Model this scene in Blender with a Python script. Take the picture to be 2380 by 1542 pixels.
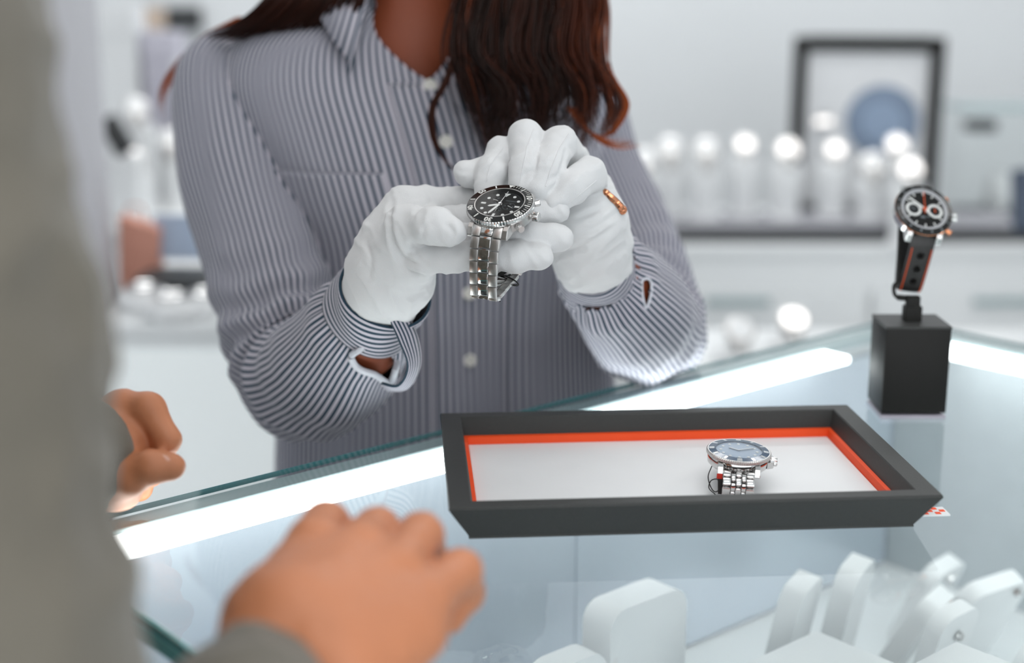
import bpy, bmesh, math, random
import numpy as np
from mathutils import Vector, Matrix, noise

for _o in list(bpy.data.objects):
    bpy.data.objects.remove(_o)
SC = bpy.context.scene
COL = SC.collection
random.seed(7)

# ------------------------------------------------------------------ camera
CAMZ = 1.345
PITCH = math.radians(13.6)
FPX = 3306.0                      # focal length in pixels of the 2380 x 1542 frame
GLASS = CAMZ - 0.325              # height of the counter's glass top
RIGHT = Vector((1, 0, 0))
UP = Vector((0, math.sin(PITCH), math.cos(PITCH)))
FWD = Vector((0, math.cos(PITCH), -math.sin(PITCH)))
CAM = Vector((0, 0, CAMZ))

cd = bpy.data.cameras.new('camera')
cam = bpy.data.objects.new('camera', cd)
COL.objects.link(cam)
cam.location = CAM
cam.rotation_euler = (math.pi / 2 - PITCH, 0, 0)
cd.sensor_width = 36.0
cd.lens = FPX * 36.0 / 2380.0
cd.clip_start = 0.02
cd.clip_end = 60
cd.dof.use_dof = True
cd.dof.focus_distance = 0.942
cd.dof.aperture_fstop = 2.7
SC.camera = cam


def at(px, py, d):
    """world point seen at a pixel of the photograph at depth d along the optical axis"""
    return CAM + d * (FWD + RIGHT * ((px - 1190) / FPX) + UP * ((771 - py) / FPX))


# ------------------------------------------------------------------ world, exposure
w = bpy.data.worlds.new('front_fill')  # even fill light added through the unseen open front of the room
SC.world = w
w.use_nodes = True
w.node_tree.nodes['Background'].inputs[0].default_value = (0.93, 0.97, 1.0, 1)
w.node_tree.nodes['Background'].inputs[1].default_value = 2.15
SC.view_settings.view_transform = 'Standard'
SC.view_settings.look = 'None'
SC.view_settings.exposure = 0.0
SC.view_settings.gamma = 1.0
SC.view_settings.use_curve_mapping = False
SC.cycles.use_light_tree = False
SC.cycles.max_bounces = 6
SC.cycles.diffuse_bounces = 3
SC.cycles.adaptive_threshold = 0.02
SC.cycles.glossy_bounces = 4
SC.cycles.transparent_max_bounces = 12
SC.cycles.caustics_reflective = False
LAMP = 3.1        # radiance of the ceiling panels over the sales counter
LAMP_FRONT = 2.6  # the two panels on the customers' side are dimmer
LAMP_REAR = 10.5  # radiance of the panels over the rear displays
LED = 6.0         # radiance of the strips in the display cases


# ------------------------------------------------------------------ materials
def lin(c):
    out = []
    for v in c:
        v = v / 255.0
        out.append(v / 12.92 if v <= 0.04045 else ((v + 0.055) / 1.055) ** 2.4)
    return tuple(out) + (1.0,)


MATS = {}


def mat(name, rgb, rough=0.5, metal=0.0, var=0.06, scale=40.0, bump=0.0, bscale=400.0,
        spec=0.5, sheen=0.0, coat=0.0, aniso=0.0, sss=0.0):
    """procedural surface: a colour with fine noise variation and relief"""
    if name in MATS:
        return MATS[name]
    m = bpy.data.materials.new(name)
    m.use_nodes = True
    nt = m.node_tree
    b = nt.nodes['Principled BSDF']
    tc = nt.nodes.new('ShaderNodeTexCoord')
    nz = nt.nodes.new('ShaderNodeTexNoise')
    nz.inputs['Scale'].default_value = scale
    nz.inputs['Detail'].default_value = 1
    nt.links.new(tc.outputs['Object'], nz.inputs['Vector'])
    mx = nt.nodes.new('ShaderNodeMix')
    mx.data_type = 'RGBA'
    c = lin(rgb)
    mx.inputs[6].default_value = tuple(v * (1 - var) for v in c[:3]) + (1,)
    mx.inputs[7].default_value = tuple(min(1, v * (1 + var)) for v in c[:3]) + (1,)
    nt.links.new(nz.outputs['Fac'], mx.inputs[0])
    nt.links.new(mx.outputs[2], b.inputs['Base Color'])
    b.inputs['Roughness'].default_value = rough
    b.inputs['Metallic'].default_value = metal
    b.inputs['Specular IOR Level'].default_value = spec
    b.inputs['Sheen Weight'].default_value = sheen
    b.inputs['Coat Weight'].default_value = coat
    b.inputs['Anisotropic'].default_value = aniso
    if sss:
        b.inputs['Subsurface Weight'].default_value = sss
        b.inputs['Subsurface Radius'].default_value = (0.008, 0.003, 0.0015)
        b.inputs['Subsurface Scale'].default_value = 0.6
    if bump:
        n2 = nt.nodes.new('ShaderNodeTexNoise')
        n2.inputs['Scale'].default_value = bscale
        n2.inputs['Detail'].default_value = 1.5
        nt.links.new(tc.outputs['Object'], n2.inputs['Vector'])
        bp = nt.nodes.new('ShaderNodeBump')
        bp.inputs['Strength'].default_value = bump
        bp.inputs['Distance'].default_value = 0.001
        nt.links.new(n2.outputs['Fac'], bp.inputs['Height'])
        nt.links.new(bp.outputs[0], b.inputs['Normal'])
    MATS[name] = m
    return m


def emit(name, rgb, strength):
    m = bpy.data.materials.new(name)
    m.use_nodes = True
    b = m.node_tree.nodes['Principled BSDF']
    b.inputs['Base Color'].default_value = lin(rgb)
    b.inputs['Emission Color'].default_value = lin(rgb)
    b.inputs['Emission Strength'].default_value = strength
    MATS[name] = m
    return m


def clear_glass(name, tint, ior=1.45, rough=0.0):
    """clear pane: what lies behind shows through, the surroundings mirror in it by Fresnel"""
    m = bpy.data.materials.new(name)
    m.use_nodes = True
    nt = m.node_tree
    nt.nodes.remove(nt.nodes['Principled BSDF'])
    out = nt.nodes['Material Output']
    tr = nt.nodes.new('ShaderNodeBsdfTransparent')
    tr.inputs[0].default_value = tint + (1,)
    gl = nt.nodes.new('ShaderNodeBsdfGlossy')
    gl.inputs['Roughness'].default_value = rough
    fr = nt.nodes.new('ShaderNodeFresnel')
    fr.inputs['IOR'].default_value = ior
    geo = nt.nodes.new('ShaderNodeNewGeometry')
    # the inside face of the pane mirrors nothing (no total reflection in a thin sheet)
    inv = nt.nodes.new('ShaderNodeMath')
    inv.operation = 'SUBTRACT'
    inv.inputs[0].default_value = 1.0
    nt.links.new(geo.outputs['Backfacing'], inv.inputs[1])
    mu = nt.nodes.new('ShaderNodeMath')
    mu.operation = 'MULTIPLY'
    nt.links.new(fr.outputs[0], mu.inputs[0])
    nt.links.new(inv.outputs[0], mu.inputs[1])
    mx = nt.nodes.new('ShaderNodeMixShader')
    nt.links.new(mu.outputs[0], mx.inputs[0])
    nt.links.new(tr.outputs[0], mx.inputs[1])
    nt.links.new(gl.outputs[0], mx.inputs[2])
    nt.links.new(mx.outputs[0], out.inputs[0])
    MATS[name] = m
    return m


def stripe_mat(name, light, dark, duty=0.5, rough=0.8):
    """woven shirt cloth: stripes run along the panel, one stripe per unit of the panel's U coordinate"""
    m = bpy.data.materials.new(name)
    m.use_nodes = True
    nt = m.node_tree
    b = nt.nodes['Principled BSDF']
    uv = nt.nodes.new('ShaderNodeUVMap')
    sep = nt.nodes.new('ShaderNodeSeparateXYZ')
    nt.links.new(uv.outputs[0], sep.inputs[0])
    fr = nt.nodes.new('ShaderNodeMath')
    fr.operation = 'PINGPONG'
    fr.inputs[1].default_value = 0.5
    nt.links.new(sep.outputs[0], fr.inputs[0])
    rmp = nt.nodes.new('ShaderNodeValToRGB')
    h = duty * 0.5
    rmp.color_ramp.elements[0].position = max(0, h - 0.035)
    rmp.color_ramp.elements[0].color = lin(dark)
    rmp.color_ramp.elements[1].position = h + 0.035
    rmp.color_ramp.elements[1].color = lin(light)
    nt.links.new(fr.outputs[0], rmp.inputs[0])
    nt.links.new(rmp.outputs[0], b.inputs['Base Color'])
    b.inputs['Roughness'].default_value = rough
    b.inputs['Specular IOR Level'].default_value = 0.2
    b.inputs['Sheen Weight'].default_value = 0.15
    tc = nt.nodes.new('ShaderNodeTexCoord')
    nz = nt.nodes.new('ShaderNodeTexNoise')
    nz.inputs['Scale'].default_value = 900
    nt.links.new(tc.outputs['Object'], nz.inputs['Vector'])
    bp = nt.nodes.new('ShaderNodeBump')
    bp.inputs['Strength'].default_value = 0.15
    bp.inputs['Distance'].default_value = 0.0006
    nt.links.new(nz.outputs['Fac'], bp.inputs['Height'])
    nt.links.new(bp.outputs[0], b.inputs['Normal'])
    MATS[name] = m
    return m


M_wall = mat('wall_paint', (226, 229, 231), 0.85, var=0.02, scale=3)
M_ceil = mat('ceiling_paint', (238, 240, 240), 0.9, var=0.01)
M_floor = mat('pale_floor', (205, 206, 206), 0.35, var=0.03, scale=4)
M_white = mat('white_lacquer', (236, 239, 240), 0.3, var=0.01)
M_whitem = mat('white_leatherette', (238, 240, 241), 0.45, var=0.015, bump=0.05, bscale=900)
M_black = mat('black_lacquer', (24, 23, 21), 0.45, var=0.1, scale=300, spec=0.22)
M_blackm = mat('black_leatherette', (62, 63, 62), 0.5, var=0.1, scale=500, bump=0.1, bscale=1500, spec=0.25)
M_dark = mat('dark_grey_board', (52, 54, 56), 0.5)
M_orange = mat('orange_lining', (255, 82, 22), 0.6, var=0.04)
M_red = mat('red_tag', (190, 40, 20), 0.5)
M_steel = mat('brushed_steel', (206, 204, 202), 0.33, 1.0, var=0.05, scale=900)
M_steelp = mat('polished_steel', (212, 211, 210), 0.10, 1.0, var=0.02)
M_gold = mat('rose_gold', (222, 150, 112), 0.15, 1.0, var=0.03)
M_dial = mat('black_dial', (14, 13, 12), 0.6, var=0.1, spec=0.2)
M_insert = mat('black_ceramic', (14, 14, 14), 0.16, var=0.05)
M_lume = mat('lume_white', (222, 222, 218), 0.6, var=0.02)
M_greyp = mat('grey_print', (110, 116, 120), 0.6, var=0.02)
M_bluei = mat('blue_insert', (26, 62, 92), 0.14, var=0.05)
M_blued = mat('blue_grey_dial', (146, 162, 180), 0.3, var=0.1)  # paled so the colour holds the crystal's bright reflection
M_leather = mat('black_leather', (34, 33, 32), 0.42, var=0.15, scale=300, bump=0.25, bscale=900)
M_stitch = mat('orange_thread', (214, 84, 34), 0.7)
M_cord = mat('black_cord', (20, 18, 17), 0.6)
M_glove = mat('white_cotton', (218, 219, 220), 0.95, var=0.02, scale=60, bump=0.22, bscale=1600, spec=0.15, sheen=0.3)
M_skin = mat('brown_skin', (124, 58, 30), 0.6, var=0.08, scale=25, bump=0.1, bscale=500)
M_skin2 = mat('tan_skin', (200, 130, 92), 0.5, var=0.10, scale=30, bump=0.1, bscale=400)
M_nail = mat('nail', (226, 172, 150), 0.25, var=0.03)
M_lips = mat('lips', (150, 70, 60), 0.4)
M_eye = mat('eye_white', (235, 232, 228), 0.2)
M_jacket = mat('olive_grey_wool', (112, 107, 97), 0.95, var=0.14, scale=9, bump=0.3, bscale=700, spec=0.1, sheen=0.3)
M_trouser = mat('dark_trousers', (45, 48, 56), 0.9)
M_button = mat('pearl_button', (228, 226, 218), 0.25, var=0.05, coat=0.5)
M_alu = mat('aluminium_rail', (168, 186, 188), 0.4, 0.2)
M_mirror = mat('mirror_door', (222, 230, 240), 0.25, 0.6, var=0.04, scale=8)
M_pad = mat('blue_grey_pad', (150, 168, 192), 0.9, var=0.06)
M_edge = mat('green_glass_edge', (62, 120, 124), 0.12, var=0.1, scale=20)
M_peach = mat('peach_paper', (222, 160, 140), 0.7, var=0.05)
M_blueg = mat('pale_blue_card', (170, 186, 208), 0.5)
M_navy = mat('navy_card', (66, 78, 96), 0.5)
M_glass = clear_glass('case_glass', (0.975, 0.992, 0.99))
M_crystal = clear_glass('watch_crystal', (0.97, 0.98, 0.99), ior=1.18)
M_lamp = emit('panel_light', (255, 252, 250), LAMP)
M_lampf = emit('front_panel_light', (255, 252, 250), LAMP_FRONT)
M_lampr = emit('rear_panel_light', (252, 254, 255), LAMP_REAR)
M_led = emit('led_diffuser', (247, 251, 251), LED)
M_shirt = stripe_mat('striped_cotton', (198, 193, 203), (40, 64, 80), 0.49)


def hair_mat():
    m = bpy.data.materials.new('auburn_hair')
    m.use_nodes = True
    nt = m.node_tree
    b = nt.nodes['Principled BSDF']
    a = nt.nodes.new('ShaderNodeAttribute')
    a.attribute_name = 'tone'
    r = nt.nodes.new('ShaderNodeValToRGB')
    r.color_ramp.elements[0].color = lin((20, 11, 8))
    r.color_ramp.elements[1].color = lin((176, 86, 40))
    e = r.color_ramp.elements.new(0.5)
    e.color = lin((70, 30, 15))
    nt.links.new(a.outputs['Fac'], r.inputs[0])
    nt.links.new(r.outputs[0], b.inputs['Base Color'])
    b.inputs['Roughness'].default_value = 0.38
    b.inputs['Specular IOR Level'].default_value = 0.2
    MATS['hair'] = m
    return m


M_hair = hair_mat()


# ------------------------------------------------------------------ object helpers
def link(o, parent=None):
    COL.objects.link(o)
    if parent is not None:
        o.parent = parent
    return o


def tag(o, label, cat=None, group=None, kind=None):
    if label:
        o['label'] = label
    if cat:
        o['category'] = cat
    if group:
        o['group'] = group
    if kind:
        o['kind'] = kind
    return o


def empty(name, label, cat, loc=(0, 0, 0), rot=None, group=None):
    o = bpy.data.objects.new(name, None)
    o.empty_display_size = 0.02
    link(o)
    o.location = loc
    if rot is not None:
        o.rotation_euler = rot.to_euler() if isinstance(rot, Matrix) else rot
    return tag(o, label, cat, group)


def meshobj(name, verts, faces, m, parent=None, smooth=True, uvs=None):
    me = bpy.data.meshes.new(name)
    me.from_pydata([tuple(v) for v in verts], [], [tuple(f) for f in faces])
    if uvs is not None:
        ul = me.uv_layers.new(name='UVMap')
        for l in me.loops:
            ul.data[l.index].uv = uvs[l.vertex_index]
    me.materials.append(m)
    if smooth:
        me.polygons.foreach_set('use_smooth', [True] * len(me.polygons))
    me.update()
    return link(bpy.data.objects.new(name, me), parent)


def fin(name, bm, m, parent=None, smooth=False, angle=None):
    me = bpy.data.meshes.new(name)
    bmesh.ops.recalc_face_normals(bm, faces=bm.faces)
    bm.to_mesh(me)
    bm.free()
    for mm in (m if isinstance(m, (list, tuple)) else [m]):
        me.materials.append(mm)
    if smooth:
        me.polygons.foreach_set('use_smooth', [True] * len(me.polygons))
        me.set_sharp_from_angle(angle=math.radians(angle or 40))
    return link(bpy.data.objects.new(name, me), parent)


def box(bm, c, s, rot=None, bev=0.0, seg=2):
    """bevelled box: centre c, full size s"""
    mtx = Matrix.Translation(Vector(c))
    if rot is not None:
        mtx = mtx @ rot.to_4x4()
    mtx = mtx @ Matrix.Diagonal((s[0], s[1], s[2], 1))
    r = bmesh.ops.create_cube(bm, size=1, matrix=mtx)
    if bev > 0:
        es = list({e for v in r['verts'] for e in v.link_edges})
        bmesh.ops.bevel(bm, geom=es, offset=bev, segments=seg, affect='EDGES', profile=0.5)
    return bm


def lathe(bm, prof, n=48, mtx=None, close=False, radial=None):
    """revolve (r, z) profile about local Z"""
    rows = []
    for k in range(n):
        a = 2 * math.pi * k / n
        row = []
        for (r, z) in prof:
            rr = r if radial is None else radial(r, z, a, k)
            v = Vector((rr * math.cos(a), rr * math.sin(a), z))
            row.append(bm.verts.new(mtx @ v if mtx is not None else v))
        rows.append(row)
    for k in range(n):
        A, B = rows[k], rows[(k + 1) % n]
        m = len(prof)
        for i in range(m if close else m - 1):
            j = (i + 1) % m
            try:
                bm.faces.new((A[i], B[i], B[j], A[j]))
            except ValueError:
                pass
    bmesh.ops.remove_doubles(bm, verts=[v for r in rows for v in r], dist=1e-7)
    return bm


def prism(bm, pts, z0, z1, mtx=None):
    """extrude a polygon given in local XY"""
    a = [bm.verts.new((mtx or Matrix()) @ Vector((x, y, z0))) for x, y in pts]
    b = [bm.verts.new((mtx or Matrix()) @ Vector((x, y, z1))) for x, y in pts]
    n = len(pts)
    bm.faces.new(a[::-1])
    bm.faces.new(b)
    for i in range(n):
        bm.faces.new((a[i], a[(i + 1) % n], b[(i + 1) % n], b[i]))
    return bm


def catmull(pts, n=8, closed=False):
    P = [Vector(p) for p in pts]
    out = []
    m = len(P)
    segs = m if closed else m - 1
    for i in range(segs):
        if closed:
            p0, p1, p2, p3 = P[(i - 1) % m], P[i], P[(i + 1) % m], P[(i + 2) % m]
        else:
            p1, p2 = P[i], P[i + 1]
            p0 = P[i - 1] if i > 0 else p1 * 2 - p2
            p3 = P[i + 2] if i + 2 < m else p2 * 2 - p1
        for k in range(n):
            t = k / n
            out.append(0.5 * ((2 * p1) + (p2 - p0) * t + (2 * p0 - 5 * p1 + 4 * p2 - p3) * t * t
                              + (3 * p1 - p0 - 3 * p2 + p3) * t ** 3))
    if not closed:
        out.append(P[-1].copy())
    return out


def tube(bm, pts, r, n=8, closed=False, caps=True):
    """round tube along points, r a number or list"""
    P = [Vector(p) for p in pts]
    m = len(P)
    R = r if isinstance(r, (list, tuple)) else [r] * m
    rings = []
    t0 = (P[1] - P[0]).normalized()
    ref = Vector((0, 0, 1)) if abs(t0.z) < 0.9 else Vector((1, 0, 0))
    u = t0.cross(ref).normalized()
    for i in range(m):
        if closed:
            t = (P[(i + 1) % m] - P[i - 1]).normalized()
        else:
            t = (P[min(i + 1, m - 1)] - P[max(i - 1, 0)]).normalized()
        u = (u - t * u.dot(t)).normalized()
        v = t.cross(u)
        rings.append([bm.verts.new(P[i] + (u * math.cos(2 * math.pi * k / n) + v * math.sin(2 * math.pi * k / n)) * R[i])
                      for k in range(n)])
    for i in range(m if closed else m - 1):
        A, B = rings[i], rings[(i + 1) % m]
        for k in range(n):
            bm.faces.new((A[k], A[(k + 1) % n], B[(k + 1) % n], B[k]))
    if caps and not closed:
        bm.faces.new(rings[0][::-1])
        bm.faces.new(rings[-1])
    return bm


def text_verts(body, size, extrude):
    """default-font lettering as (verts, faces) lying in XY, centred on the origin"""
    cu = bpy.data.curves.new('lettering', 'FONT')
    cu.body = body
    cu.size = size
    cu.extrude = extrude
    cu.offset = size * 0.03
    cu.align_x = 'CENTER'
    cu.align_y = 'CENTER'
    cu.resolution_u = 3
    o = bpy.data.objects.new('lettering', cu)
    COL.objects.link(o)
    dg = bpy.context.evaluated_depsgraph_get()
    me = bpy.data.meshes.new_from_object(o.evaluated_get(dg))
    vs = [v.co.copy() for v in me.vertices]
    fs = [tuple(p.vertices) for p in me.polygons]
    bpy.data.objects.remove(o)
    bpy.data.curves.remove(cu)
    bpy.data.meshes.remove(me)
    return vs, fs


def add_vf(bm, vs, fs, mtx):
    nv = [bm.verts.new(mtx @ v) for v in vs]
    for f in fs:
        try:
            bm.faces.new([nv[i] for i in f])
        except ValueError:
            pass


def cut(o, cutters):
    """subtract cutter meshes from a mesh object and keep the result as plain mesh"""
    for c in cutters:
        md = o.modifiers.new('cut', 'BOOLEAN')
        md.object = c
        md.operation = 'DIFFERENCE'
        md.solver = 'EXACT'
    bpy.context.view_layer.update()
    dg = bpy.context.evaluated_depsgraph_get()
    me = bpy.data.meshes.new_from_object(o.evaluated_get(dg))
    o.modifiers.clear()
    o.data = me
    for c in cutters:
        bpy.data.objects.remove(c)


# ------------------------------------------------------------------ smooth blended solids
def smin(a, b, k):
    h = np.maximum(k - np.abs(a - b), 0) / k
    return np.minimum(a, b) - h * h * k * 0.25


def blend_mesh(chains, res, extra=None):
    """chains: list of (points, radii, k_join[, k_inner]); every chain is a string of tapered round
    segments, all melted into one surface that is then meshed at the given resolution"""
    pts = np.array([list(p) for c in chains for p in c[0]], dtype=np.float32)
    rs = np.array([r for c in chains for r in c[1]], dtype=np.float32)
    lo = (pts - rs[:, None]).min(0) - 0.004 - 2 * res
    hi = (pts + rs[:, None]).max(0) + 0.004 + 2 * res
    n = np.ceil((hi - lo) / res).astype(int) + 1
    ax = [lo[i] + res * np.arange(n[i], dtype=np.float32) for i in range(3)]
    BIG = np.float32(0.05)
    D = np.full(n, BIG, dtype=np.float32)

    def seg(p0, p1, r0, r1, pad):
        a = np.array(p0, np.float32)
        b = np.array(p1, np.float32)
        l = np.minimum(a - r0, b - r1) - pad
        h = np.maximum(a + r0, b + r1) + pad
        i0 = np.clip(np.floor((l - lo) / res).astype(int), 0, n - 1)
        i1 = np.clip(np.ceil((h - lo) / res).astype(int) + 1, 1, n)
        sl = tuple(slice(i0[i], i1[i]) for i in range(3))
        X = ax[0][sl[0]][:, None, None] - a[0]
        Y = ax[1][sl[1]][None, :, None] - a[1]
        Z = ax[2][sl[2]][None, None, :] - a[2]
        d = b - a
        dd = float((d * d).sum()) + 1e-12
        t = np.clip((X * d[0] + Y * d[1] + Z * d[2]) / dd, 0, 1)
        q = np.sqrt((X - t * d[0]) ** 2 + (Y - t * d[1]) ** 2 + (Z - t * d[2]) ** 2) - (r0 + (r1 - r0) * t)
        return sl, q.astype(np.float32)

    for c in chains:
        P, R, kj = c[0], c[1], c[2]
        ki = c[3] if len(c) > 3 else 0.004
        pad = max(kj, ki) + 3 * res
        C = np.full(n, BIG, dtype=np.float32)
        if len(P) == 1:
            P, R = [P[0], P[0] + Vector((0, 0, 1e-5))], [R[0], R[0]]
        for i in range(len(P) - 1):
            sl, q = seg(P[i], P[i + 1], R[i], R[i + 1], pad)
            C[sl] = smin(C[sl], q, ki)
        D = smin(D, C, kj)
    return surface_nets(D, lo, res)


def surface_nets(D, lo, res):
    n = D.shape
    s = D < 0
    cs = [s[i:n[0] - 1 + i, j:n[1] - 1 + j, k:n[2] - 1 + k] for i in (0, 1) for j in (0, 1) for k in (0, 1)]
    cnt = sum(c.astype(np.int8) for c in cs)
    act = (cnt > 0) & (cnt < 8)
    idx = np.full(act.shape, -1, dtype=np.int64)
    I = np.argwhere(act)
    idx[act] = np.arange(len(I))
    acc = np.zeros((len(I), 3), np.float64)
    num = np.zeros(len(I))
    corners = [(i, j, k) for i in (0, 1) for j in (0, 1) for k in (0, 1)]
    for a in range(8):
        for b in range(a + 1, 8):
            ca, cb = np.array(corners[a]), np.array(corners[b])
            if abs(ca - cb).sum() != 1:
                continue
            da = D[I[:, 0] + ca[0], I[:, 1] + ca[1], I[:, 2] + ca[2]]
            db = D[I[:, 0] + cb[0], I[:, 1] + cb[1], I[:, 2] + cb[2]]
            cr = (da < 0) != (db < 0)
            t = np.where(cr, da / np.where(cr, da - db, 1), 0)
            p = ca[None, :] + t[:, None] * (cb - ca)[None, :]
            acc[cr] += p[cr]
            num[cr] += 1
    V = lo[None, :] + res * (I + acc / num[:, None])
    F = []
    for axis in range(3):
        o1, o2 = [(1, 2), (2, 0), (0, 1)][axis]
        sa = [slice(None)] * 3
        sb = [slice(None)] * 3
        sa[axis] = slice(0, n[axis] - 1)
        sb[axis] = slice(1, n[axis])
        d0, d1 = s[tuple(sa)], s[tuple(sb)]
        E = np.argwhere(d0 != d1)
        E = E[(E[:, o1] > 0) & (E[:, o2] > 0) & (E[:, o1] < n[o1] - 1) & (E[:, o2] < n[o2] - 1)]
        if len(E) == 0:
            continue
        flip = d0[E[:, 0], E[:, 1], E[:, 2]]
        e1 = np.zeros(3, int)
        e1[o1] = 1
        e2 = np.zeros(3, int)
        e2[o2] = 1

        def g(q):
            return idx[q[:, 0], q[:, 1], q[:, 2]]
        a, b, c, d = g(E - e1 - e2), g(E - e2), g(E), g(E - e1)
        ok = (a >= 0) & (b >= 0) & (c >= 0) & (d >= 0)
        q = np.where(flip[:, None], np.stack([a, b, c, d], 1), np.stack([d, c, b, a], 1))
        F.append(q[ok])
    return V, np.concatenate(F)


def relax(V, F, it=2, lam=0.5):
    e = np.concatenate([F[:, [0, 1]], F[:, [1, 2]], F[:, [2, 3]], F[:, [3, 0]]])
    e = np.concatenate([e, e[:, ::-1]])
    for _ in range(it):
        acc = np.zeros_like(V)
        num = np.zeros(len(V))
        np.add.at(acc, e[:, 0], V[e[:, 1]])
        np.add.at(num, e[:, 0], 1)
        V = V + lam * (acc / np.maximum(num, 1)[:, None] - V)
    return V


def vnormals(V, F):
    fn = np.cross(V[F[:, 2]] - V[F[:, 0]], V[F[:, 3]] - V[F[:, 1]])
    N = np.zeros_like(V)
    for i in range(4):
        np.add.at(N, F[:, i], fn)
    return N / (np.linalg.norm(N, axis=1)[:, None] + 1e-12)


def blend_obj(name, chains, res, m, parent=None, it=2, wrinkle=0.0, wscale=60.0, stretch=(1, 1, 1), seed=0.0):
    V, F = blend_mesh(chains, res)
    V = relax(V, F, it)
    if wrinkle:
        N = vnormals(V, F)
        st = Vector(stretch) * wscale
        for i in range(len(V)):
            p = Vector((V[i][0] * st.x + seed, V[i][1] * st.y, V[i][2] * st.z))
            a = noise.noise(p)
            b = noise.noise(p * 2.3 + Vector((3.1, 0, 1.7)))
            V[i] += N[i] * wrinkle * ((1 - 2 * abs(a)) * 0.7 + b * 0.5 - 0.3)
    return meshobj(name, V, F.tolist(), m, parent)


def join_into(o, others):
    """fold other mesh objects into o so that a body stays one mesh"""
    bm = bmesh.new()
    bm.from_mesh(o.data)
    for q in others:
        bm.from_mesh(q.data)
        bpy.data.objects.remove(q)
    bm.to_mesh(o.data)
    bm.free()
    o.data.polygons.foreach_set('use_smooth', [True] * len(o.data.polygons))


#@@SETTING
# ================================================================== the room
def slab(name, c, s, m, parent=None, bev=0.0, rot=None):
    bm = bmesh.new()
    box(bm, c, s, rot, bev)
    return fin(name, bm, m, parent, smooth=bev > 0, angle=50)


def struct(o):
    o['kind'] = 'structure'
    return o


X0, X1, Y0, Y1, HT = -2.6, 3.0, -2.6, 4.3, 2.9
struct(slab('floor', ((X0 + X1) / 2, (Y0 + Y1) / 2, -0.05), (X1 - X0 + 0.4, Y1 - Y0 + 0.4, 0.1), M_floor))
struct(slab('ceiling', ((X0 + X1) / 2, (Y0 + Y1) / 2, HT + 0.05), (X1 - X0 + 0.4, Y1 - Y0 + 0.4, 0.1), M_ceil))
struct(slab('wall_back', ((X0 + X1) / 2, Y1 + 0.05, HT / 2), (X1 - X0 + 0.4, 0.1, HT), M_wall))
struct(slab('wall_left', (X0 - 0.05, (Y0 + Y1) / 2, HT / 2), (0.1, Y1 - Y0, HT), M_wall))
struct(slab('wall_right', (X1 + 0.05, (Y0 + Y1) / 2, HT / 2), (0.1, Y1 - Y0, HT), M_wall))
pr = at(262, 500, 2.2)
struct(slab('wall_pillar', (pr.x - 0.17, pr.y - 0.12, HT / 2), (0.34, 0.24, HT - 0.002), mat('pillar_paint', (205, 205, 210), 0.8, var=0.02), bev=0.01))

LIGHTS = [((0.75, 2.0), (1.2, 0.6)), ((-0.9, 2.2), (1.2, 0.6)), ((0.7, 3.5), (1.6, 0.35)), ((-1.0, 3.5), (1.4, 0.35)),
          ((0.0, 0.40), (1.5, 0.6)), ((2.1, 1.4), (0.6, 1.2)), ((0.1, -0.9), (1.5, 0.6))]
for i, ((x, y), (sx, sy)) in enumerate(LIGHTS):
    e = empty('ceiling_light', ['white ceiling light panel over the right of the sales floor', 'white ceiling light panel over the left of the sales floor',
                                'long ceiling light panel over the rear watch counter', 'long ceiling light panel over the rear left shelves',
                                'ceiling light panel above the glass display case', 'ceiling light panel near the right wall',
                                'ceiling light panel behind the customer'][i], 'ceiling light', (x, y, HT), group='ceiling light panels')
    bm = bmesh.new()
    for a in (-1, 1):
        box(bm, (a * (sx / 2 + 0.012), 0, -0.012), (0.024, sy + 0.048, 0.024))
        box(bm, (0, a * (sy / 2 + 0.012), -0.012), (sx, 0.024, 0.024))
    fin('frame', bm, M_white, e)
    bm = bmesh.new()
    box(bm, (0, 0, -0.008), (sx - 0.002, sy - 0.002, 0.012))
    fin('diffuser', bm, M_lampr if i in (2, 3) else M_lampf if i in (4, 6) else M_lamp, e)

# ================================================================== the glass display case
UANG = math.atan2(0.65, 0.7595)
C0 = Vector((-0.2984, 0.817, 0))
CL, CD, DECK = 0.9007, 0.62, 0.26
CROT = Matrix.Rotation(UANG, 3, 'Z')
case = empty('display_case', 'glass-topped jewellery display case with glowing light strips under the glass', 'display case', C0, CROT)


def inpane(x, y, z):
    return C0 + CROT @ Vector((x, y, 0)) + Vector((0, 0, z))


bm = bmesh.new()
box(bm, (CL / 2, -CD / 2, GLASS - 0.002), (CL, CD, 0.004))
o = fin('glass_top', bm, [M_glass, M_edge], case)
for p in o.data.polygons:
    p.material_index = 0 if abs(p.normal.z) > 0.5 else 1
tag(o, 'clear glass top with greenish edges')
DZ = GLASS - DECK
bm = bmesh.new()
box(bm, (CL / 2, -CD / 2, DZ / 2 + 0.04 - 0.01), (CL - 0.01, CD - 0.01, DZ - 0.08 - 0.02), bev=0.003)
fin('cabinet', bm, M_white, case)
bm = bmesh.new()
box(bm, (CL / 2, -CD / 2, 0.04), (CL - 0.08, CD - 0.08, 0.08))
fin('plinth', bm, M_dark, case)
bm = bmesh.new()
box(bm, (CL / 2, -CD / 2, DZ - 0.01), (CL - 0.02, CD - 0.02, 0.02))
fin('display_deck', bm, M_white, case)
bm = bmesh.new()
box(bm, (CL / 2, -0.004, (GLASS - 0.006 + DZ - 0.02) / 2), (CL - 0.004, 0.006, DECK + 0.012))
fin('back_panel', bm, M_white, case)
for a in (0, 1):
    bm = bmesh.new()
    box(bm, (CL * (0.25 + 0.5 * a), -0.012, DZ + 0.118), (CL * 0.5 - 0.0006, 0.004, 0.232), bev=0.001)
    fin('sliding_door', bm, M_mirror, case)
bm = bmesh.new()
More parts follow.
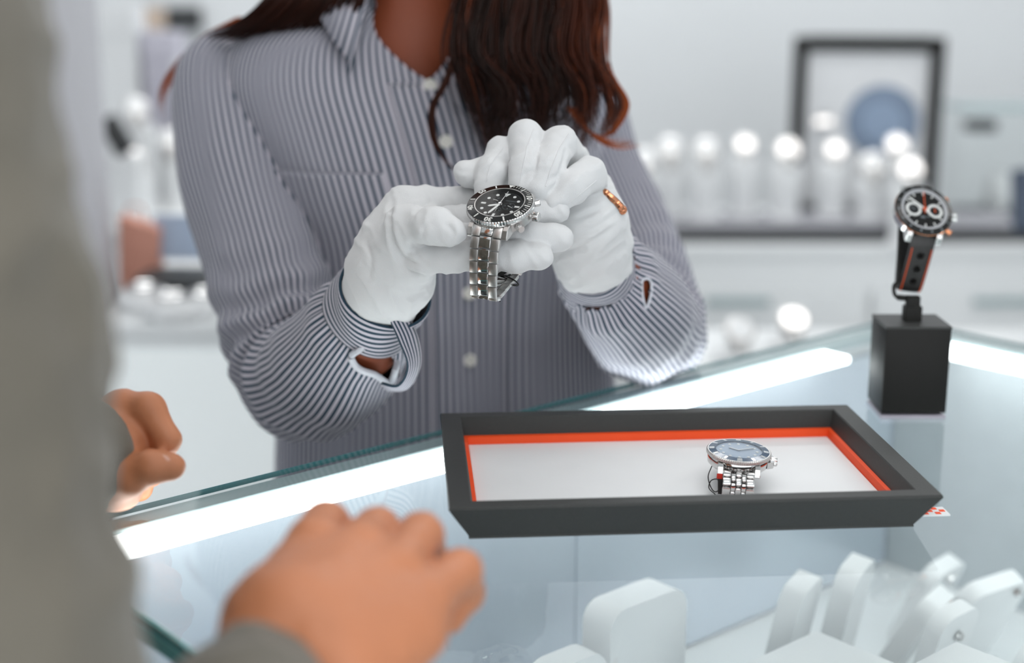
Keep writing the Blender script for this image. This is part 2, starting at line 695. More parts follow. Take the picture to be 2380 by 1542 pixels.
box(bm, (CL - 0.005, -CD / 2, (GLASS - 0.01 + DZ) / 2), (0.006, CD - 0.03, DECK - 0.012))
fin('end_panel', bm, mat('grey_panel', (190, 198, 202), 0.35), case)
for nm, c, s in (('end_pane', (0.005, -CD / 2, (GLASS - 0.01 + DZ) / 2), (0.008, CD - 0.03, DECK - 0.012)),
                 ('front_pane', (CL / 2, -CD + 0.005, (GLASS - 0.01 + DZ) / 2), (CL - 0.03, 0.008, DECK - 0.012))):
    bm = bmesh.new()
    box(bm, c, s)
    o = fin(nm, bm, [M_glass, M_edge], case)
    for p in o.data.polygons:
        p.material_index = 1 if p.area < 0.01 else 0
bm = bmesh.new()
box(bm, (CL / 2, -0.012, GLASS - 0.008), (CL - 0.012, 0.018, 0.008), bev=0.001)
box(bm, (CL - 0.014, -CD / 2, GLASS - 0.008), (0.016, CD - 0.05, 0.008), bev=0.001)
fin('rail', bm, M_alu, case)
for c, s in (((0.01 + 0.375, -0.037, GLASS - 0.0095), (0.75, 0.030, 0.007)),
             ((CL - 0.042, -0.33, GLASS - 0.0095), (0.036, 0.50, 0.007))):
    bm = bmesh.new()
    box(bm, c, s, bev=0.002)
    tag(fin('light_strip', bm, M_led, case, smooth=True), 'glowing white light strip')
bm = bmesh.new()
box(bm, (0.004, -CD / 2, GLASS - 0.0095), (0.008, CD - 0.02, 0.010), bev=0.001)
tag(fin('edge_trim', bm, mat('teal_trim', (96, 170, 172), 0.15), case), 'teal edge trim')
bm = bmesh.new()
box(bm, (0.33, -0.0205, GLASS - 0.0065), (0.02, 0.006, 0.004), bev=0.001)
fin('strip_clip', bm, M_alu, case)

# white stands standing on the deck inside the case
def case_stand(name, px, py, d, w_, t_, label, yaw=0.0, lean=0.0, foot=True, jewel=None):
    top = at(px, py, d)
    h = top.z - DZ
    e = empty(name, label, 'jewellery stand', (top.x, top.y, DZ), Matrix.Rotation(UANG + yaw, 3, 'Z'), 'white jewellery stands in the display case')
    bm = bmesh.new()
    pts = []
    rr = min(w_ * 0.28, 0.016)
    for cx, a0 in ((w_ / 2 - rr, 0), (-w_ / 2 + rr, 90)):
        for k in range(6):
            a = math.radians(a0 + 18 * k)
            pts.append((cx + rr * math.cos(a), h - rr + rr * math.sin(a)))
    pts += [(-w_ / 2, 0.004), (w_ / 2, 0.004)]
    R = Matrix.Rotation(math.pi / 2 + lean, 4, 'X')
    prism(bm, pts, -t_ / 2, t_ / 2, R)
    es = [e_ for e_ in bm.edges if e_.calc_face_angle(0) > 1.2]
    bmesh.ops.bevel(bm, geom=es, offset=t_ * 0.16, segments=2, affect='EDGES')
    fin('slab', bm, M_whitem, e, smooth=True, angle=35)
    if foot:
        bm = bmesh.new()
        box(bm, (0, -t_ * 0.6, 0.004), (w_ * 1.05, t_ * 1.7, 0.008), bev=0.002)
        fin('foot', bm, M_whitem, e, smooth=True)
    if jewel:
        for k, (jx, jz) in enumerate(jewel):
            bm = bmesh.new()
            q = R @ Vector((jx, h * jz, t_ / 2 + 0.002))
            mt = Matrix.Translation(q) @ Matrix.Rotation(math.pi / 2, 4, 'X')
            lathe(bm, [(0.0, 0.004), (0.003, 0.003), (0.0045, 0), (0.0, -0.004)], 8, mt)
            fin('stud_earring', bm, M_gold if k % 2 else M_steelp, e)
    return e


case_stand('slab_stand', 1478, 1380, 1.08, 0.082, 0.030, 'tall plain white slab stand nearest the tray, under the glass')
case_stand('slab_stand', 1800, 1330, 1.13, 0.058, 0.018, 'left one of two slim leaning white stands inside the case', 0.35, 0.18)
case_stand('slab_stand', 1925, 1290, 1.16, 0.058, 0.018, 'right one of two slim leaning white stands inside the case', 0.35, 0.18)
case_stand('earring_stand', 2055, 1318, 1.21, 0.055, 0.016, 'small white earring stand with gold studs, behind the slim stands', 0.2, 0.5, jewel=[(-0.016, 0.9), (0.016, 0.9)])
case_stand('earring_stand', 2125, 1272, 1.31, 0.060, 0.016, 'tallest white earring stand at the rear of the case', 0.1, 0.4, jewel=[(0.0, 0.86)])
case_stand('earring_stand', 2222, 1285, 1.24, 0.075, 0.016, 'broad white earring stand tilted back on the right of the case', -0.15, 0.45, jewel=[(0.02, 0.92)])
case_stand('earring_stand', 2138, 1372, 1.10, 0.05, 0.014, 'white earring stand with two bright studs in the middle of the group', 0.0, 0.25, jewel=[(-0.0, 0.85), (0.0, 0.5)])
case_stand('earring_stand', 2335, 1415, 1.10, 0.085, 0.016, 'white earring stand at the right edge under the glass', 0.1, 0.35, jewel=[(-0.02, 0.7)])
case_stand('slab_stand', 1318, 1525, 1.02, 0.06, 0.022, 'short white stand whose top just shows at the bottom', 0.0, 0.0)


def riser(px, py, d, sx, sy, label):
    p = at(px, py, d)
    h = p.z - DZ
    e = empty('display_riser', label, 'display riser', (p.x, p.y, DZ), CROT, 'white risers in the display case')
    bm = bmesh.new()
    box(bm, (0, 0, h / 2), (sx, sy, h), bev=0.004)
    fin('block', bm, M_white, e, smooth=True)
    bm = bmesh.new()
    box(bm, (0, 0, h + 0.001), (sx - 0.003, sy - 0.003, 0.003), bev=0.001)
    fin('top_pad', bm, M_whitem, e, smooth=True)
    return p


riser(1900, 1560, 1.02, 0.10, 0.08, 'low white riser in front of the slim stands')
riser(2225, 1575, 0.97, 0.09, 0.06, 'low white riser below the earring stands')

# rings on pale pads, left half of the case
for k, (ux, wy) in enumerate(((0.14, 0.20), (0.30, 0.30), (0.48, 0.34))):
    p = inpane(ux, -wy, DZ)
    e = empty('ring_pad', ['pale blue-grey ring pad nearest the left end of the case', 'pale blue-grey ring pad in the middle of the case',
                           'pale blue-grey ring pad before the tall slab stand'][k], 'ring pad', p, CROT, 'ring pads in the display case')
    bm = bmesh.new()
    box(bm, (0, 0, 0.009), (0.12, 0.09, 0.018), bev=0.004)
    fin('cushion', bm, M_pad, e, smooth=True)
    for a in range(3):
        for b in range(2):
            bm = bmesh.new()
            mt = Matrix.Translation((-0.036 + 0.036 * a, -0.02 + 0.04 * b, 0.024)) @ Matrix.Rotation(math.pi / 2, 4, 'X')
            lathe(bm, [(0.0095 + 0.0012 * math.cos(t), 0.0016 * math.sin(t)) for t in [i * math.pi / 3 for i in range(6)]], 20, mt, close=True)
            rg = fin('ring', bm, M_gold if (a + b) % 3 == 0 else M_steelp, e, smooth=True)

# ================================================================== the tray
TC = Vector((0.1053, 0.9027, GLASS))
tray = empty('watch_tray', 'black watch presentation tray with orange lining and white floor on the glass top', 'tray', TC, (0, 0, math.radians(4.2)))
TW, TD, TH = 0.302, 0.195, 0.025


def frame_ring(bm, levels):
    """stack of rectangles (half w, half d, z) joined into a wall"""
    rings = [[bm.verts.new((sx * a, sy * b, z)) for sx, sy in ((-1, -1), (1, -1), (1, 1), (-1, 1))] for a, b, z in levels]
    for i in range(len(rings) - 1):
        for k in range(4):
            bm.faces.new((rings[i][k], rings[i][(k + 1) % 4], rings[i + 1][(k + 1) % 4], rings[i + 1][k]))
    return rings


bm = bmesh.new()
iw, idp = TW / 2 - 0.0148, TD / 2 - 0.0120
lv = [(TW / 2 - 0.013, TD / 2 - 0.013, 0.0), (TW / 2 - 0.0132, TD / 2 - 0.0132, 0.0015), (TW / 2 - 0.0005, TD / 2 - 0.0005, TH - 0.0016), (TW / 2 - 0.0012, TD / 2 - 0.0012, TH),
      (iw + 0.0008, idp + 0.0008, TH), (iw, idp, TH - 0.0008), (iw - 0.002, idp - 0.002, 0.0120), (iw - 0.002, idp - 0.002, 0.003)]
rg = frame_ring(bm, lv)
bm.faces.new(rg[0][::-1])
bm.faces.new(rg[-1])
fin('frame', bm, M_blackm, tray, smooth=True, angle=30)
bm = bmesh.new()
frame_ring(bm, [(iw - 0.002, idp - 0.002, 0.0118), (iw - 0.0045, idp - 0.0045, 0.0112), (iw - 0.0050, idp - 0.0050, 0.0050), (iw - 0.002, idp - 0.002, 0.0050)])
tag(fin('lining', bm, M_orange, tray), 'bright orange lining strip')
bm = bmesh.new()
box(bm, (0, 0, 0.0045), (2 * iw - 0.010, 2 * idp - 0.010, 0.003), bev=0.0006)
tag(fin('tray_floor', bm, M_whitem, tray), 'white padded floor')

card = empty('price_card', 'small white card with orange checks beside the right corner of the tray', 'card', at(2168, 1182, 0.905) * 1.0, (0, 0, math.radians(4)))
card.location.z = GLASS
bm = bmesh.new()
box(bm, (0, 0, 0.0005), (0.018, 0.014, 0.001))
fin('paper', bm, M_white, card)
bm = bmesh.new()
for a in range(4):
    for b in range(3):
        if (a + b) % 2 == 0:
            box(bm, (-0.006 + 0.004 * a, -0.004 + 0.004 * b, 0.0011), (0.0034, 0.0034, 0.0003))
fin('print', bm, M_orange, card)

# ================================================================== block with the holder
bs = empty('watch_stand', 'black block stand with a thin hooked holder on the glass behind the tray', 'watch stand', (0.3105, 1.0765, GLASS))
bm = bmesh.new()
box(bm, (0, 0, 0.0385), (0.050, 0.044, 0.067), bev=0.0006)
fin('block', bm, M_black, bs, smooth=True)
bm = bmesh.new()
box(bm, (0, 0, 0.0725), (0.0505, 0.0445, 0.002), bev=0.0004)
fin('top_plate', bm, M_blackm, bs)
bm = bmesh.new()
box(bm, (0, 0, 0.0015), (0.0505, 0.0445, 0.003), bev=0.0005)
tag(fin('base_plate', bm, mat('lavender_acrylic', (176, 170, 182), 0.2), bs), 'pale acrylic base plate')
bm = bmesh.new()
box(bm, (0.0, 0, 0.079), (0.0135, 0.010, 0.013), bev=0.001)
box(bm, (0.0, 0, 0.0885), (0.0105, 0.007, 0.009), bev=0.001)
fin('neck', bm, M_black, bs)


# ================================================================== the rear of the shop
def cabinet(name, x0, x1, y0, y1, h, label, gaps=2, m=M_white):
    e = empty(name, label, 'cabinet', ((x0 + x1) / 2, (y0 + y1) / 2, 0))
    W, D_ = x1 - x0, y1 - y0
    bm = bmesh.new()
    box(bm, (0, 0, h / 2 + 0.03), (W, D_, h - 0.06), bev=0.003)
    fin('body', bm, m, e)
    bm = bmesh.new()
    box(bm, (0, 0.02, 0.03), (W - 0.04, D_ - 0.06, 0.06))
    fin('plinth', bm, M_dark, e)
    bm = bmesh.new()
    box(bm, (0, 0, h + 0.01), (W + 0.02, D_ + 0.02, 0.02), bev=0.003)
    fin('worktop', bm, M_white, e)
    for k in range(gaps):
        cw = W / gaps
        bm = bmesh.new()
        box(bm, (-W / 2 + cw * (k + 0.5), -D_ / 2 - 0.009, h * 0.5 + 0.02), (cw - 0.012, 0.018, h - 0.20), bev=0.002)
        dr = fin('door', bm, m, e)
        bm = bmesh.new()
        box(bm, (-W / 2 + cw * (k + 0.5), -D_ / 2 - 0.025, h - 0.10), (0.14, 0.014, 0.014), bev=0.003)
        hd = fin('handle', bm, M_alu, dr)
    return e


# right-hand rear counter
bc_top = 0.80
cabinet('rear_counter', 0.20, 1.95, 3.05, 3.60, bc_top - 0.02, 'white rear counter with the row of watches, behind the saleswoman', 3)
bt = empty('watch_display_base', 'dark grey display base under the row of watches on the rear counter', 'display base', (0.72, 3.2, bc_top))
bm = bmesh.new()
box(bm, (0, 0, 0.012), (0.90, 0.24, 0.024), bev=0.004)
fin('base', bm, M_dark, bt)
bm = bmesh.new()
box(bm, (0, 0.015, 0.029), (0.86, 0.2, 0.010), bev=0.003)
fin('pad', bm, mat('silver_grey_pad', (160, 160, 166), 0.6), bt)


def cushion_watch(px, py, d, label, glint=True, s=1.0, base=bc_top + 0.034, group='watches in the row on the rear counter'):
    """round-faced watch on a white ring stand, far behind the sales counter"""
    p = at(px, py, d)
    e = empty('display_watch', label, 'watch', (p.x, p.y, base), None, group)
    zc = p.z - base
    lamp = Vector((0.75, 2.0, HT)) if px > 1000 else Vector((-0.9, 2.2, HT))
    n = ((CAM - p).normalized() + (lamp - p).normalized()).normalized()
    R = Vector((0, 0, 1)).rotation_difference(n).to_matrix().to_4x4()
    mt = Matrix.Translation((0, 0, zc)) @ R
    r = 0.024 * s
    bm = bmesh.new()
    lathe(bm, [(0.0, -0.003), (r * 0.8, -0.004), (r, 0.0), (r * 0.98, 0.004), (r * 0.8, 0.006)], 24, mt)
    fin('case', bm, M_steel, e, smooth=True)
    bm = bmesh.new()
    lathe(bm, [(0.0, 0.0066), (r * 0.4, 0.0064), (r * 0.82, 0.0058)], 24, mt)
    fin('dial', bm, M_steelp if glint else M_whitem, e, smooth=True)
    bm = bmesh.new()
    mt2 = Matrix.Translation((0, 0.012, zc - 0.012)) @ Matrix.Rotation(math.pi / 2, 4, 'Y')
    lathe(bm, [(0.030 * s + 0.004 * math.cos(t), 0.012 * math.sin(t)) for t in [i * math.pi / 4 for i in range(8)]], 24,
          Matrix.Translation((0, 0.012, zc - 0.03)) @ Matrix.Rotation(math.pi / 2, 4, 'Y'), close=True)
    fin('bracelet', bm, M_steel, e, smooth=True)
    bm = bmesh.new()
    hgt = max(0.01, zc - 0.03)
    lathe(bm, [(0.0, 0.0), (0.036, 0.0), (0.038, 0.005), (0.032, 0.012), (0.034, hgt * 0.5), (0.040, hgt * 0.85), (0.034, hgt), (0.0, hgt + 0.010)], 24,
          Matrix.Translation((0, 0.012, 0)))
    fin('cushion', bm, M_whitem, e, smooth=True)
    return e


ords = ['first', 'second', 'third', 'fourth', 'fifth', 'sixth', 'seventh', 'eighth', 'ninth', 'tenth']
for k, (px, py, g, s) in enumerate([(1500, 372, False, 1.1), (1558, 350, False, 1.3), (1642, 352, False, 1.3), (1732, 338, True, 1.0), (1832, 350, True, 1.15),
                                    (1942, 350, True, 1.0), (2030, 385, False, 1.3), (2085, 338, True, 1.05)]):
    cushion_watch(px, py, 3.2 + 0.03 * (k % 2), 'blurred watch on white cushion, %s from the left in the rear row' % ords[k], g, s)
cushion_watch(2117, 396, 3.05, 'brightest blurred watch in front of the right end of the rear row', True, 1.15, base=bc_top)

# framed print standing on the rear counter
p0, p1 = at(1822, 82, 3.5), at(2150, 330, 3.5)
pc = Vector(((p0.x + p1.x) / 2, 3.42, bc_top + 0.002))
fw, fh = 0.345, 0.43
fr = empty('framed_print', 'dark framed print with a blue-grey watch picture on the rear counter', 'picture', pc, (0, 0, math.radians(-14)))
bm = bmesh.new()
for sx in (-1, 1):
    box(bm, (sx * (fw / 2 - 0.016), 0, fh / 2), (0.032, 0.10, fh), bev=0.002)
for zz in (0.012, fh - 0.015):
    box(bm, (0, 0, zz), (fw - 0.064, 0.10, 0.034), bev=0.002)
fin('frame', bm, M_black, fr)
bm = bmesh.new()
box(bm, (0, -0.028, fh / 2), (fw - 0.066, 0.006, fh - 0.07))
fin('print', bm, mat('pale_print', (238, 240, 242), 0.5), fr)
bm = bmesh.new()
for rr, zz in ((0.082, 0.0), ):
    lathe(bm, [(0.0, 0.002), (0.05, 0.002)], 32, Matrix.Translation((0.04, -0.032, 0.235)) @ Matrix.Rotation(math.pi / 2, 4, 'X'))
fin('printed_dial', bm, mat('print_blue', (150, 170, 196), 0.4), fr)
bm = bmesh.new()
lathe(bm, [(0.05, 0.0025), (0.085, 0.0025)], 32, Matrix.Translation((0.04, -0.032, 0.235)) @ Matrix.Rotation(math.pi / 2, 4, 'X'))
fin('printed_bezel', bm, mat('print_slate', (128, 146, 170), 0.4, var=0.3, scale=18), fr)
bm = bmesh.new()
fri = Matrix.Rotation(math.radians(14), 4, 'Z') @ Matrix.Translation(-pc)
bp_ = pc + Matrix.Rotation(math.radians(-14), 3, 'Z') @ Vector((-0.095, -0.05, 0.235))
bn = ((CAM - bp_).normalized() + (Vector((0.75, 2.0, HT)) - bp_).normalized()).normalized()
lathe(bm, [(0.0, 0.0015), (0.012, 0.001), (0.02, 0.0), (0.016, -0.004), (0.006, -0.012), (0.0, -0.03)], 24, fri @ Matrix.Translation(bp_) @ Vector((0, 0, 1)).rotation_difference(bn).to_matrix().to_4x4())
fin('glint_disc', bm, M_steelp, fr, smooth=True)  # polished disc added as a glint, turned to mirror the ceiling panel

# white cabinet with an open dark gap, right of the saleswoman's elbow
cabinet('drawer_unit', 0.30, 0.86, 2.36, 2.80, 0.52, 'low white drawer unit right of the saleswoman', 1)
ob = empty('dark_box', 'dark box with grey lid lying on the low drawer unit', 'box', (0.47, 2.48, 0.54))
bm = bmesh.new()
box(bm, (0, 0, 0.02), (0.20, 0.10, 0.04), bev=0.004)
fin('body', bm, M_dark, ob)
bm = bmesh.new()
box(bm, (0, 0, 0.044), (0.205, 0.105, 0.010), bev=0.003)
fin('lid', bm, mat('lid_grey', (120, 122, 128), 0.5), ob)
# tall white unit at the right edge, dark screen
cabinet('tall_cabinet', 1.30, 1.95, 2.60, 2.98, 0.86, 'tall white cabinet at the right behind the watch stand', 2)
sc_ = at(2372, 440, 2.7)
so = empty('card_terminal', 'dark blue-grey card terminal at the right edge of the rear counter', 'terminal', (sc_.x + 0.03, sc_.y, 0.88))
bm = bmesh.new()
box(bm, (0, 0, 0.006), (0.09, 0.09, 0.012), bev=0.003)
fin('foot', bm, M_dark, so)
bm = bmesh.new()
box(bm, (0, 0, 0.07), (0.085, 0.03, 0.12), Matrix.Rotation(-0.3, 3, 'X'), bev=0.004)
fin('screen', bm, M_navy, so)
gb = at(2215, 300, 3.3)
go = empty('glass_vitrine', 'small grey glass vitrine beside the framed print', 'vitrine', (1.165, 3.47, bc_top))
bm = bmesh.new()
box(bm, (0, 0, 0.006), (0.20, 0.16, 0.012), bev=0.002)
fin('base', bm, M_dark, go)
bm = bmesh.new()
box(bm, (0, 0, 0.136), (0.19, 0.15, 0.248))
fin('cover', bm, M_glass, go)
bm = bmesh.new()
box(bm, (0, 0.0, 0.265), (0.20, 0.16, 0.008))
fin('lid', bm, M_alu, go)
bm = bmesh.new()
box(bm, (-0.03, 0.0, 0.22), (0.07, 0.05, 0.028), bev=0.004)
fin('shelf_box', bm, M_dark, go)
bm = bmesh.new()
lathe(bm, [(0, 0.1), (0.03, 0.09), (0.045, 0.04), (0.03, 0.0), (0.0, 0.0)], 20, Matrix.Translation((0.03, 0, 0.012)))
fin('bust', bm, M_whitem, go, smooth=True)

# left-hand rear shelves
cabinet('left_counter', -1.95, -0.62, 2.75, 3.25, 0.87, 'white rear counter left of the saleswoman', 3)
lt = 0.89
ss = empty('sign_board', 'dark sign board with a beige panel on the left rear wall', 'sign', ((at(372, 40, 4.35)).x, Y1 - 0.03, (at(372, 40, 4.35)).z))
bm = bmesh.new()
box(bm, (0, 0, 0), (0.33, 0.03, 0.065), bev=0.003)
fin('board', bm, M_dark, ss)
bm = bmesh.new()
box(bm, (-0.01, -0.017, 0), (0.15, 0.006, 0.062), bev=0.002)
fin('panel', bm, mat('beige_panel', (205, 186, 170), 0.6), ss)
lw = 'watches on the left rear counter'
for k, (px, py, g, s, lb) in enumerate([(303, 375, True, 1.25, 'brightest blurred watch on white cushion on the left rear counter'),
                                        (316, 255, False, 1.1, 'pale blurred watch high on white cushion on the left rear counter'),
                                        (398, 330, False, 1.2, 'dull blurred watch beside the saleswoman on the left rear counter')]):
    cushion_watch(px, py, 2.9 + 0.06 * k, lb, g, s, base=lt, group=lw)
for k, (px, d, h, m, lb) in enumerate([(290, 3.12, 0.42, M_whitem, 'tall white gift box at the back of the left rear counter'),
                                       (385, 3.15, 0.36, mat('lavender_box', (206, 204, 216), 0.6), 'pale lavender gift box at the back of the left rear counter'),
                                       (455, 3.10, 0.30, M_whitem, 'low white gift box at the back of the left rear counter')]):
    q = at(px, 400, d)
    e = empty('gift_box', lb, 'gift box', (q.x, q.y + 0.05, lt), group='gift boxes on the left rear counter')
    bm = bmesh.new()
    box(bm, (0, 0, h * 0.42), (0.076, 0.09, h * 0.84), bev=0.003)
    fin('body', bm, m, e)
    bm = bmesh.new()
    box(bm, (0, 0, h * 0.92), (0.081, 0.096, h * 0.16), bev=0.003)
    fin('lid', bm, m, e)
q = at(282, 300, 2.82)
e = empty('watch_pouch', 'dark grey watch pouch on a white cushion above the bright watch at left', 'pouch', (q.x, q.y, lt))
bm = bmesh.new()
box(bm, (-0.01, 0, 0.17), (0.035, 0.05, 0.08), Matrix.Rotation(-0.5, 3, 'Y'), bev=0.008)
fin('body', bm, M_dark, e)
bm = bmesh.new()
box(bm, (0, 0.01, 0.066), (0.06, 0.07, 0.132), bev=0.01)
fin('cushion', bm, M_whitem, e)
bm = bmesh.new()
box(bm, (-0.01, -0.026, 0.175), (0.028, 0.004, 0.04), Matrix.Rotation(-0.5, 3, 'Y'), bev=0.001)
fin('flap', bm, M_blackm, e)

# lower bench at left with small goods
BT = 0.88
lb = cabinet('low_bench', -0.60, -0.22, 1.98, 2.50, BT - 0.02, 'white lit display bench left of the saleswoman', 0)
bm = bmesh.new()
box(bm, (0, -0.266, BT * 0.5 + 0.03), (0.36, 0.012, BT - 0.14), bev=0.002)  # glowing panel added to whiten the front of the bench
tag(fin('bench_glow_panel', bm, emit('bench_glow', (215, 221, 222), 0.42), lb), 'glowing panel added on the bench front')
q = at(328, 640, 2.24)
e = empty('gift_bag', 'peach coloured paper bag on the low bench left of the saleswoman', 'bag', (q.x, q.y, BT))
bm = bmesh.new()
prism(bm, [(-0.030, 0), (0.030, 0), (0.036, 0.10), (-0.024, 0.12)], -0.02, 0.02, Matrix.Rotation(math.pi / 2, 4, 'X'))
fin('bag', bm, M_peach, e)
bm = bmesh.new()
tube(bm, catmull([(-0.012, -0.02, 0.10), (-0.01, -0.02, 0.135), (0.014, -0.02, 0.135), (0.016, -0.02, 0.10)], 6), 0.0015, 6)
fin('handle', bm, M_peach, e)
q = at(425, 640, 2.22)
e = empty('laptop', 'open laptop with pale blue screen on the low bench', 'laptop', (q.x, q.y, BT), (0, 0, -0.1))
bm = bmesh.new()
box(bm, (0, -0.03, 0.02), (0.10, 0.09, 0.04), bev=0.003)
fin('base', bm, M_dark, e)
bm = bmesh.new()
box(bm, (0, 0.02, 0.085), (0.10, 0.008, 0.07), Matrix.Rotation(-0.2, 3, 'X'), bev=0.002)
fin('screen', bm, M_blueg, e)
for k, (px, py, d) in enumerate([(402, 745, 2.06), (335, 705, 2.12), (480, 740, 2.08)]):
    q = at(px, py, d)
    e = empty('white_pad', ['white round cushion shining on the low bench front', 'white round cushion near the pillar on the low bench',
                            'white round cushion nearest the saleswoman on the low bench'][k], 'cushion', (q.x, q.y, BT), group='round cushions on the low bench')
    bm = bmesh.new()
    lathe(bm, [(0, 0), (0.036, 0.0), (0.042, 0.012), (0.036, 0.026), (0.0, 0.03)], 24)
    fin('cushion', bm, M_whitem, e, smooth=True)
    bm = bmesh.new()
    lathe(bm, [(0.022 + 0.003 * math.cos(t), 0.033 + 0.003 * math.sin(t)) for t in [i * math.pi / 4 for i in range(8)]], 20, None, close=True)
    fin('bangle', bm, M_steelp, e, smooth=True)
for k, (px, py, d) in enumerate([(1845, 745, 2.15), (1720, 770, 2.1), (1560, 800, 2.2)]):
    cushion_watch(px, py, d, ['bright blurred watch low behind the counter corner', 'pale blurred watch low beside the saleswoman’s elbow',
                              'faint blurred watch low behind the saleswoman’s sleeve'][k].replace('’', "'"), k == 0, 1.0, base=at(1845, 745, 2.15).z - 0.06, group='watches on the low side case')
cabinet('side_case', 0.25, 0.85, 1.98, 2.28, at(1845, 745, 2.15).z - 0.06 - 0.02, 'low white side case with watches behind the counter corner', 1)

# ================================================================== watches
MM = 0.001


def cam_rot(A, B):
    """rotation whose local +Y runs along A and +X along B (camera axes: right, up, towards the viewer)"""
    def wv(a):
        return (RIGHT * a[0] + UP * a[1] - FWD * a[2]).normalized()
    y = wv(A)
    x = wv(B)
    n = x.cross(y).normalized()
    x = y.cross(n).normalized()
    return Matrix((x, y, n)).transposed()


def disc(bm, r, z, n=64, c=(0, 0)):
    lathe(bm, [(0.0, z), (r, z)], n, Matrix.Translation((c[0], c[1], 0)))


def ring(bm, r0, r1, z0, z1, n=64, c=(0, 0), m=None):
    mt = Matrix.Translation((c[0], c[1], 0))
    if m is not None:
        mt = m @ mt
    lathe(bm, [(r0, z0), (r0, z1), (r1, z1), (r1, z0)], n, mt, close=True)


def pol(r, minute):
    a = math.radians(6 * minute)
    return (r * math.sin(a), r * math.cos(a))


def hand_shape(name, L, w_, tail, minute, z, m, root, tip=0.6 * MM, inner=None):
    bm = bmesh.new()
    mt = Matrix.Rotation(-math.radians(6 * minute), 4, 'Z')
    pts = [(-w_ * 0.5, -tail), (w_ * 0.5, -tail), (w_ * 0.5, L - tip), (0, L), (-w_ * 0.5, L - tip)]
    prism(bm, pts, z, z + 0.25 * MM, mt)
    o = fin(name, bm, m, root)
    return o


def gear(n_teeth, depth):
    def f(r, z, a, k):
        return r - depth * (0.5 - 0.5 * math.cos(n_teeth * a)) if r > 0 else r
    return f


def crown_part(name, root, ang, r, length, rc, z, m, teeth=20, stem=1.2):
    """crown or pusher sticking out of the case at clock angle ang (minutes)"""
    bm = bmesh.new()
    a = math.radians(6 * ang)
    d = Vector((math.sin(a), math.cos(a), 0))
    mt = Matrix.Translation(d * r + Vector((0, 0, z))) @ Vector((0, 0, 1)).rotation_difference(d).to_matrix().to_4x4()
    lathe(bm, [(0, -1 * MM), (rc * 0.55, -1 * MM), (rc * 0.55, stem * MM)], 24, mt)
    g = gear(teeth, 0.28 * MM) if teeth else None
    L = length
    lathe(bm, [(rc * 0.5, stem * MM), (rc, stem * MM + 0.1 * MM), (rc, L * 0.9), (rc * 0.88, L), (0, L)], 80 if teeth else 24, mt,
          radial=(lambda r_, z_, a_, k_: g(r_, z_, a_, k_) if r_ > rc * 0.93 else r_) if g else None)
    return fin(name, bm, m, root, smooth=True, angle=25)


def case_body(root, R, top, bot, m, lug_w, lug_len, lug_drop, lug_t=4.2 * MM):
    bm = bmesh.new()
    lathe(bm, [(0, bot), (R * 0.80, bot), (R * 0.86, bot + 0.8 * MM), (R * 0.97, bot + 3.0 * MM), (R * 0.985, top - 1.2 * MM), (R * 0.95, top), (R * 0.6, top)], 72)
    o = fin('case', bm, m, root, smooth=True, angle=35)
    for sx in (-1, 1):
        for sy in (-1, 1):
            bm = bmesh.new()
            y0, y1 = R * 0.55, R + lug_len
            prof = [(y0, top - 0.6 * MM), (R * 0.9, top - 0.8 * MM), (R * 1.02, top - 2.2 * MM), (y1, -lug_drop), (y1 + 0.6 * MM, -lug_drop - 1.6 * MM),
                    (y1 - 1.0 * MM, -lug_drop - 2.6 * MM), (R * 0.8, bot + 1.2 * MM), (y0, bot + 1.2 * MM)]
            xc = sx * (lug_w / 2 + lug_t / 2)
            a = [bm.verts.new((xc - lug_t / 2, sy * y, z)) for y, z in prof]
            b = [bm.verts.new((xc + lug_t / 2 - sx * 0.0, sy * y, z)) for y, z in prof]
            n = len(prof)
            fs = [bm.faces.new(a), bm.faces.new(b)]
            for i in range(n):
                fs.append(bm.faces.new((a[i], a[(i + 1) % n], b[(i + 1) % n], b[i])))
            bmesh.ops.recalc_face_normals(bm, faces=bm.faces)
            bmesh.ops.bevel(bm, geom=[e for e in bm.edges if e.calc_face_angle(0) > 0.6], offset=0.35 * MM, segments=1, affect='EDGES')
            fin('lug', bm, m, o)
    return o


def arc_path(pts, n=14):
    P = catmull([Vector((0, y, z)) for y, z in pts], n)
    L = [0.0]
    for i in range(1, len(P)):
        L.append(L[-1] + (P[i] - P[i - 1]).length)
    return P, L


def on_path(P, L, s):
    s = min(max(s, 0), L[-1])
    for i in range(1, len(L)):
        if L[i] >= s:
            t = (s - L[i - 1]) / max(1e-9, L[i] - L[i - 1])
            p = P[i - 1].lerp(P[i], t)
            j0, j1 = max(0, i - 2), min(len(P) - 1, i + 1)
            return p, (P[j0] - P[j1]).normalized()
    return P[-1], (P[-2] - P[-1]).normalized()


def link_mesh(name, s, bev, m, dome=0.0):
    bm = bmesh.new()
    box(bm, (0, 0, 0), s, None, bev, 2)
    if dome:
        for v in bm.verts:
            if v.co.z > 0:
                v.co.z += dome * (1 - (2 * v.co.y / s[1]) ** 2)
    me = bpy.data.meshes.new(name)
    bm.to_mesh(me)
    bm.free()
    me.materials.append(m)
    me.polygons.foreach_set('use_smooth', [True] * len(me.polygons))
    me.set_sharp_from_angle(angle=math.radians(35))
    return me


def place_link(me, name, parent, x, p, t):
    o = bpy.data.objects.new(name, me)
    link(o, parent)
    y = t
    xx = Vector((1, 0, 0))
    n = xx.cross(y).normalized()
    R = Matrix((xx, y, n)).transposed()
    o.matrix_local = Matrix.Translation(p + Vector((x, 0, 0))) @ R.to_4x4()
    return o


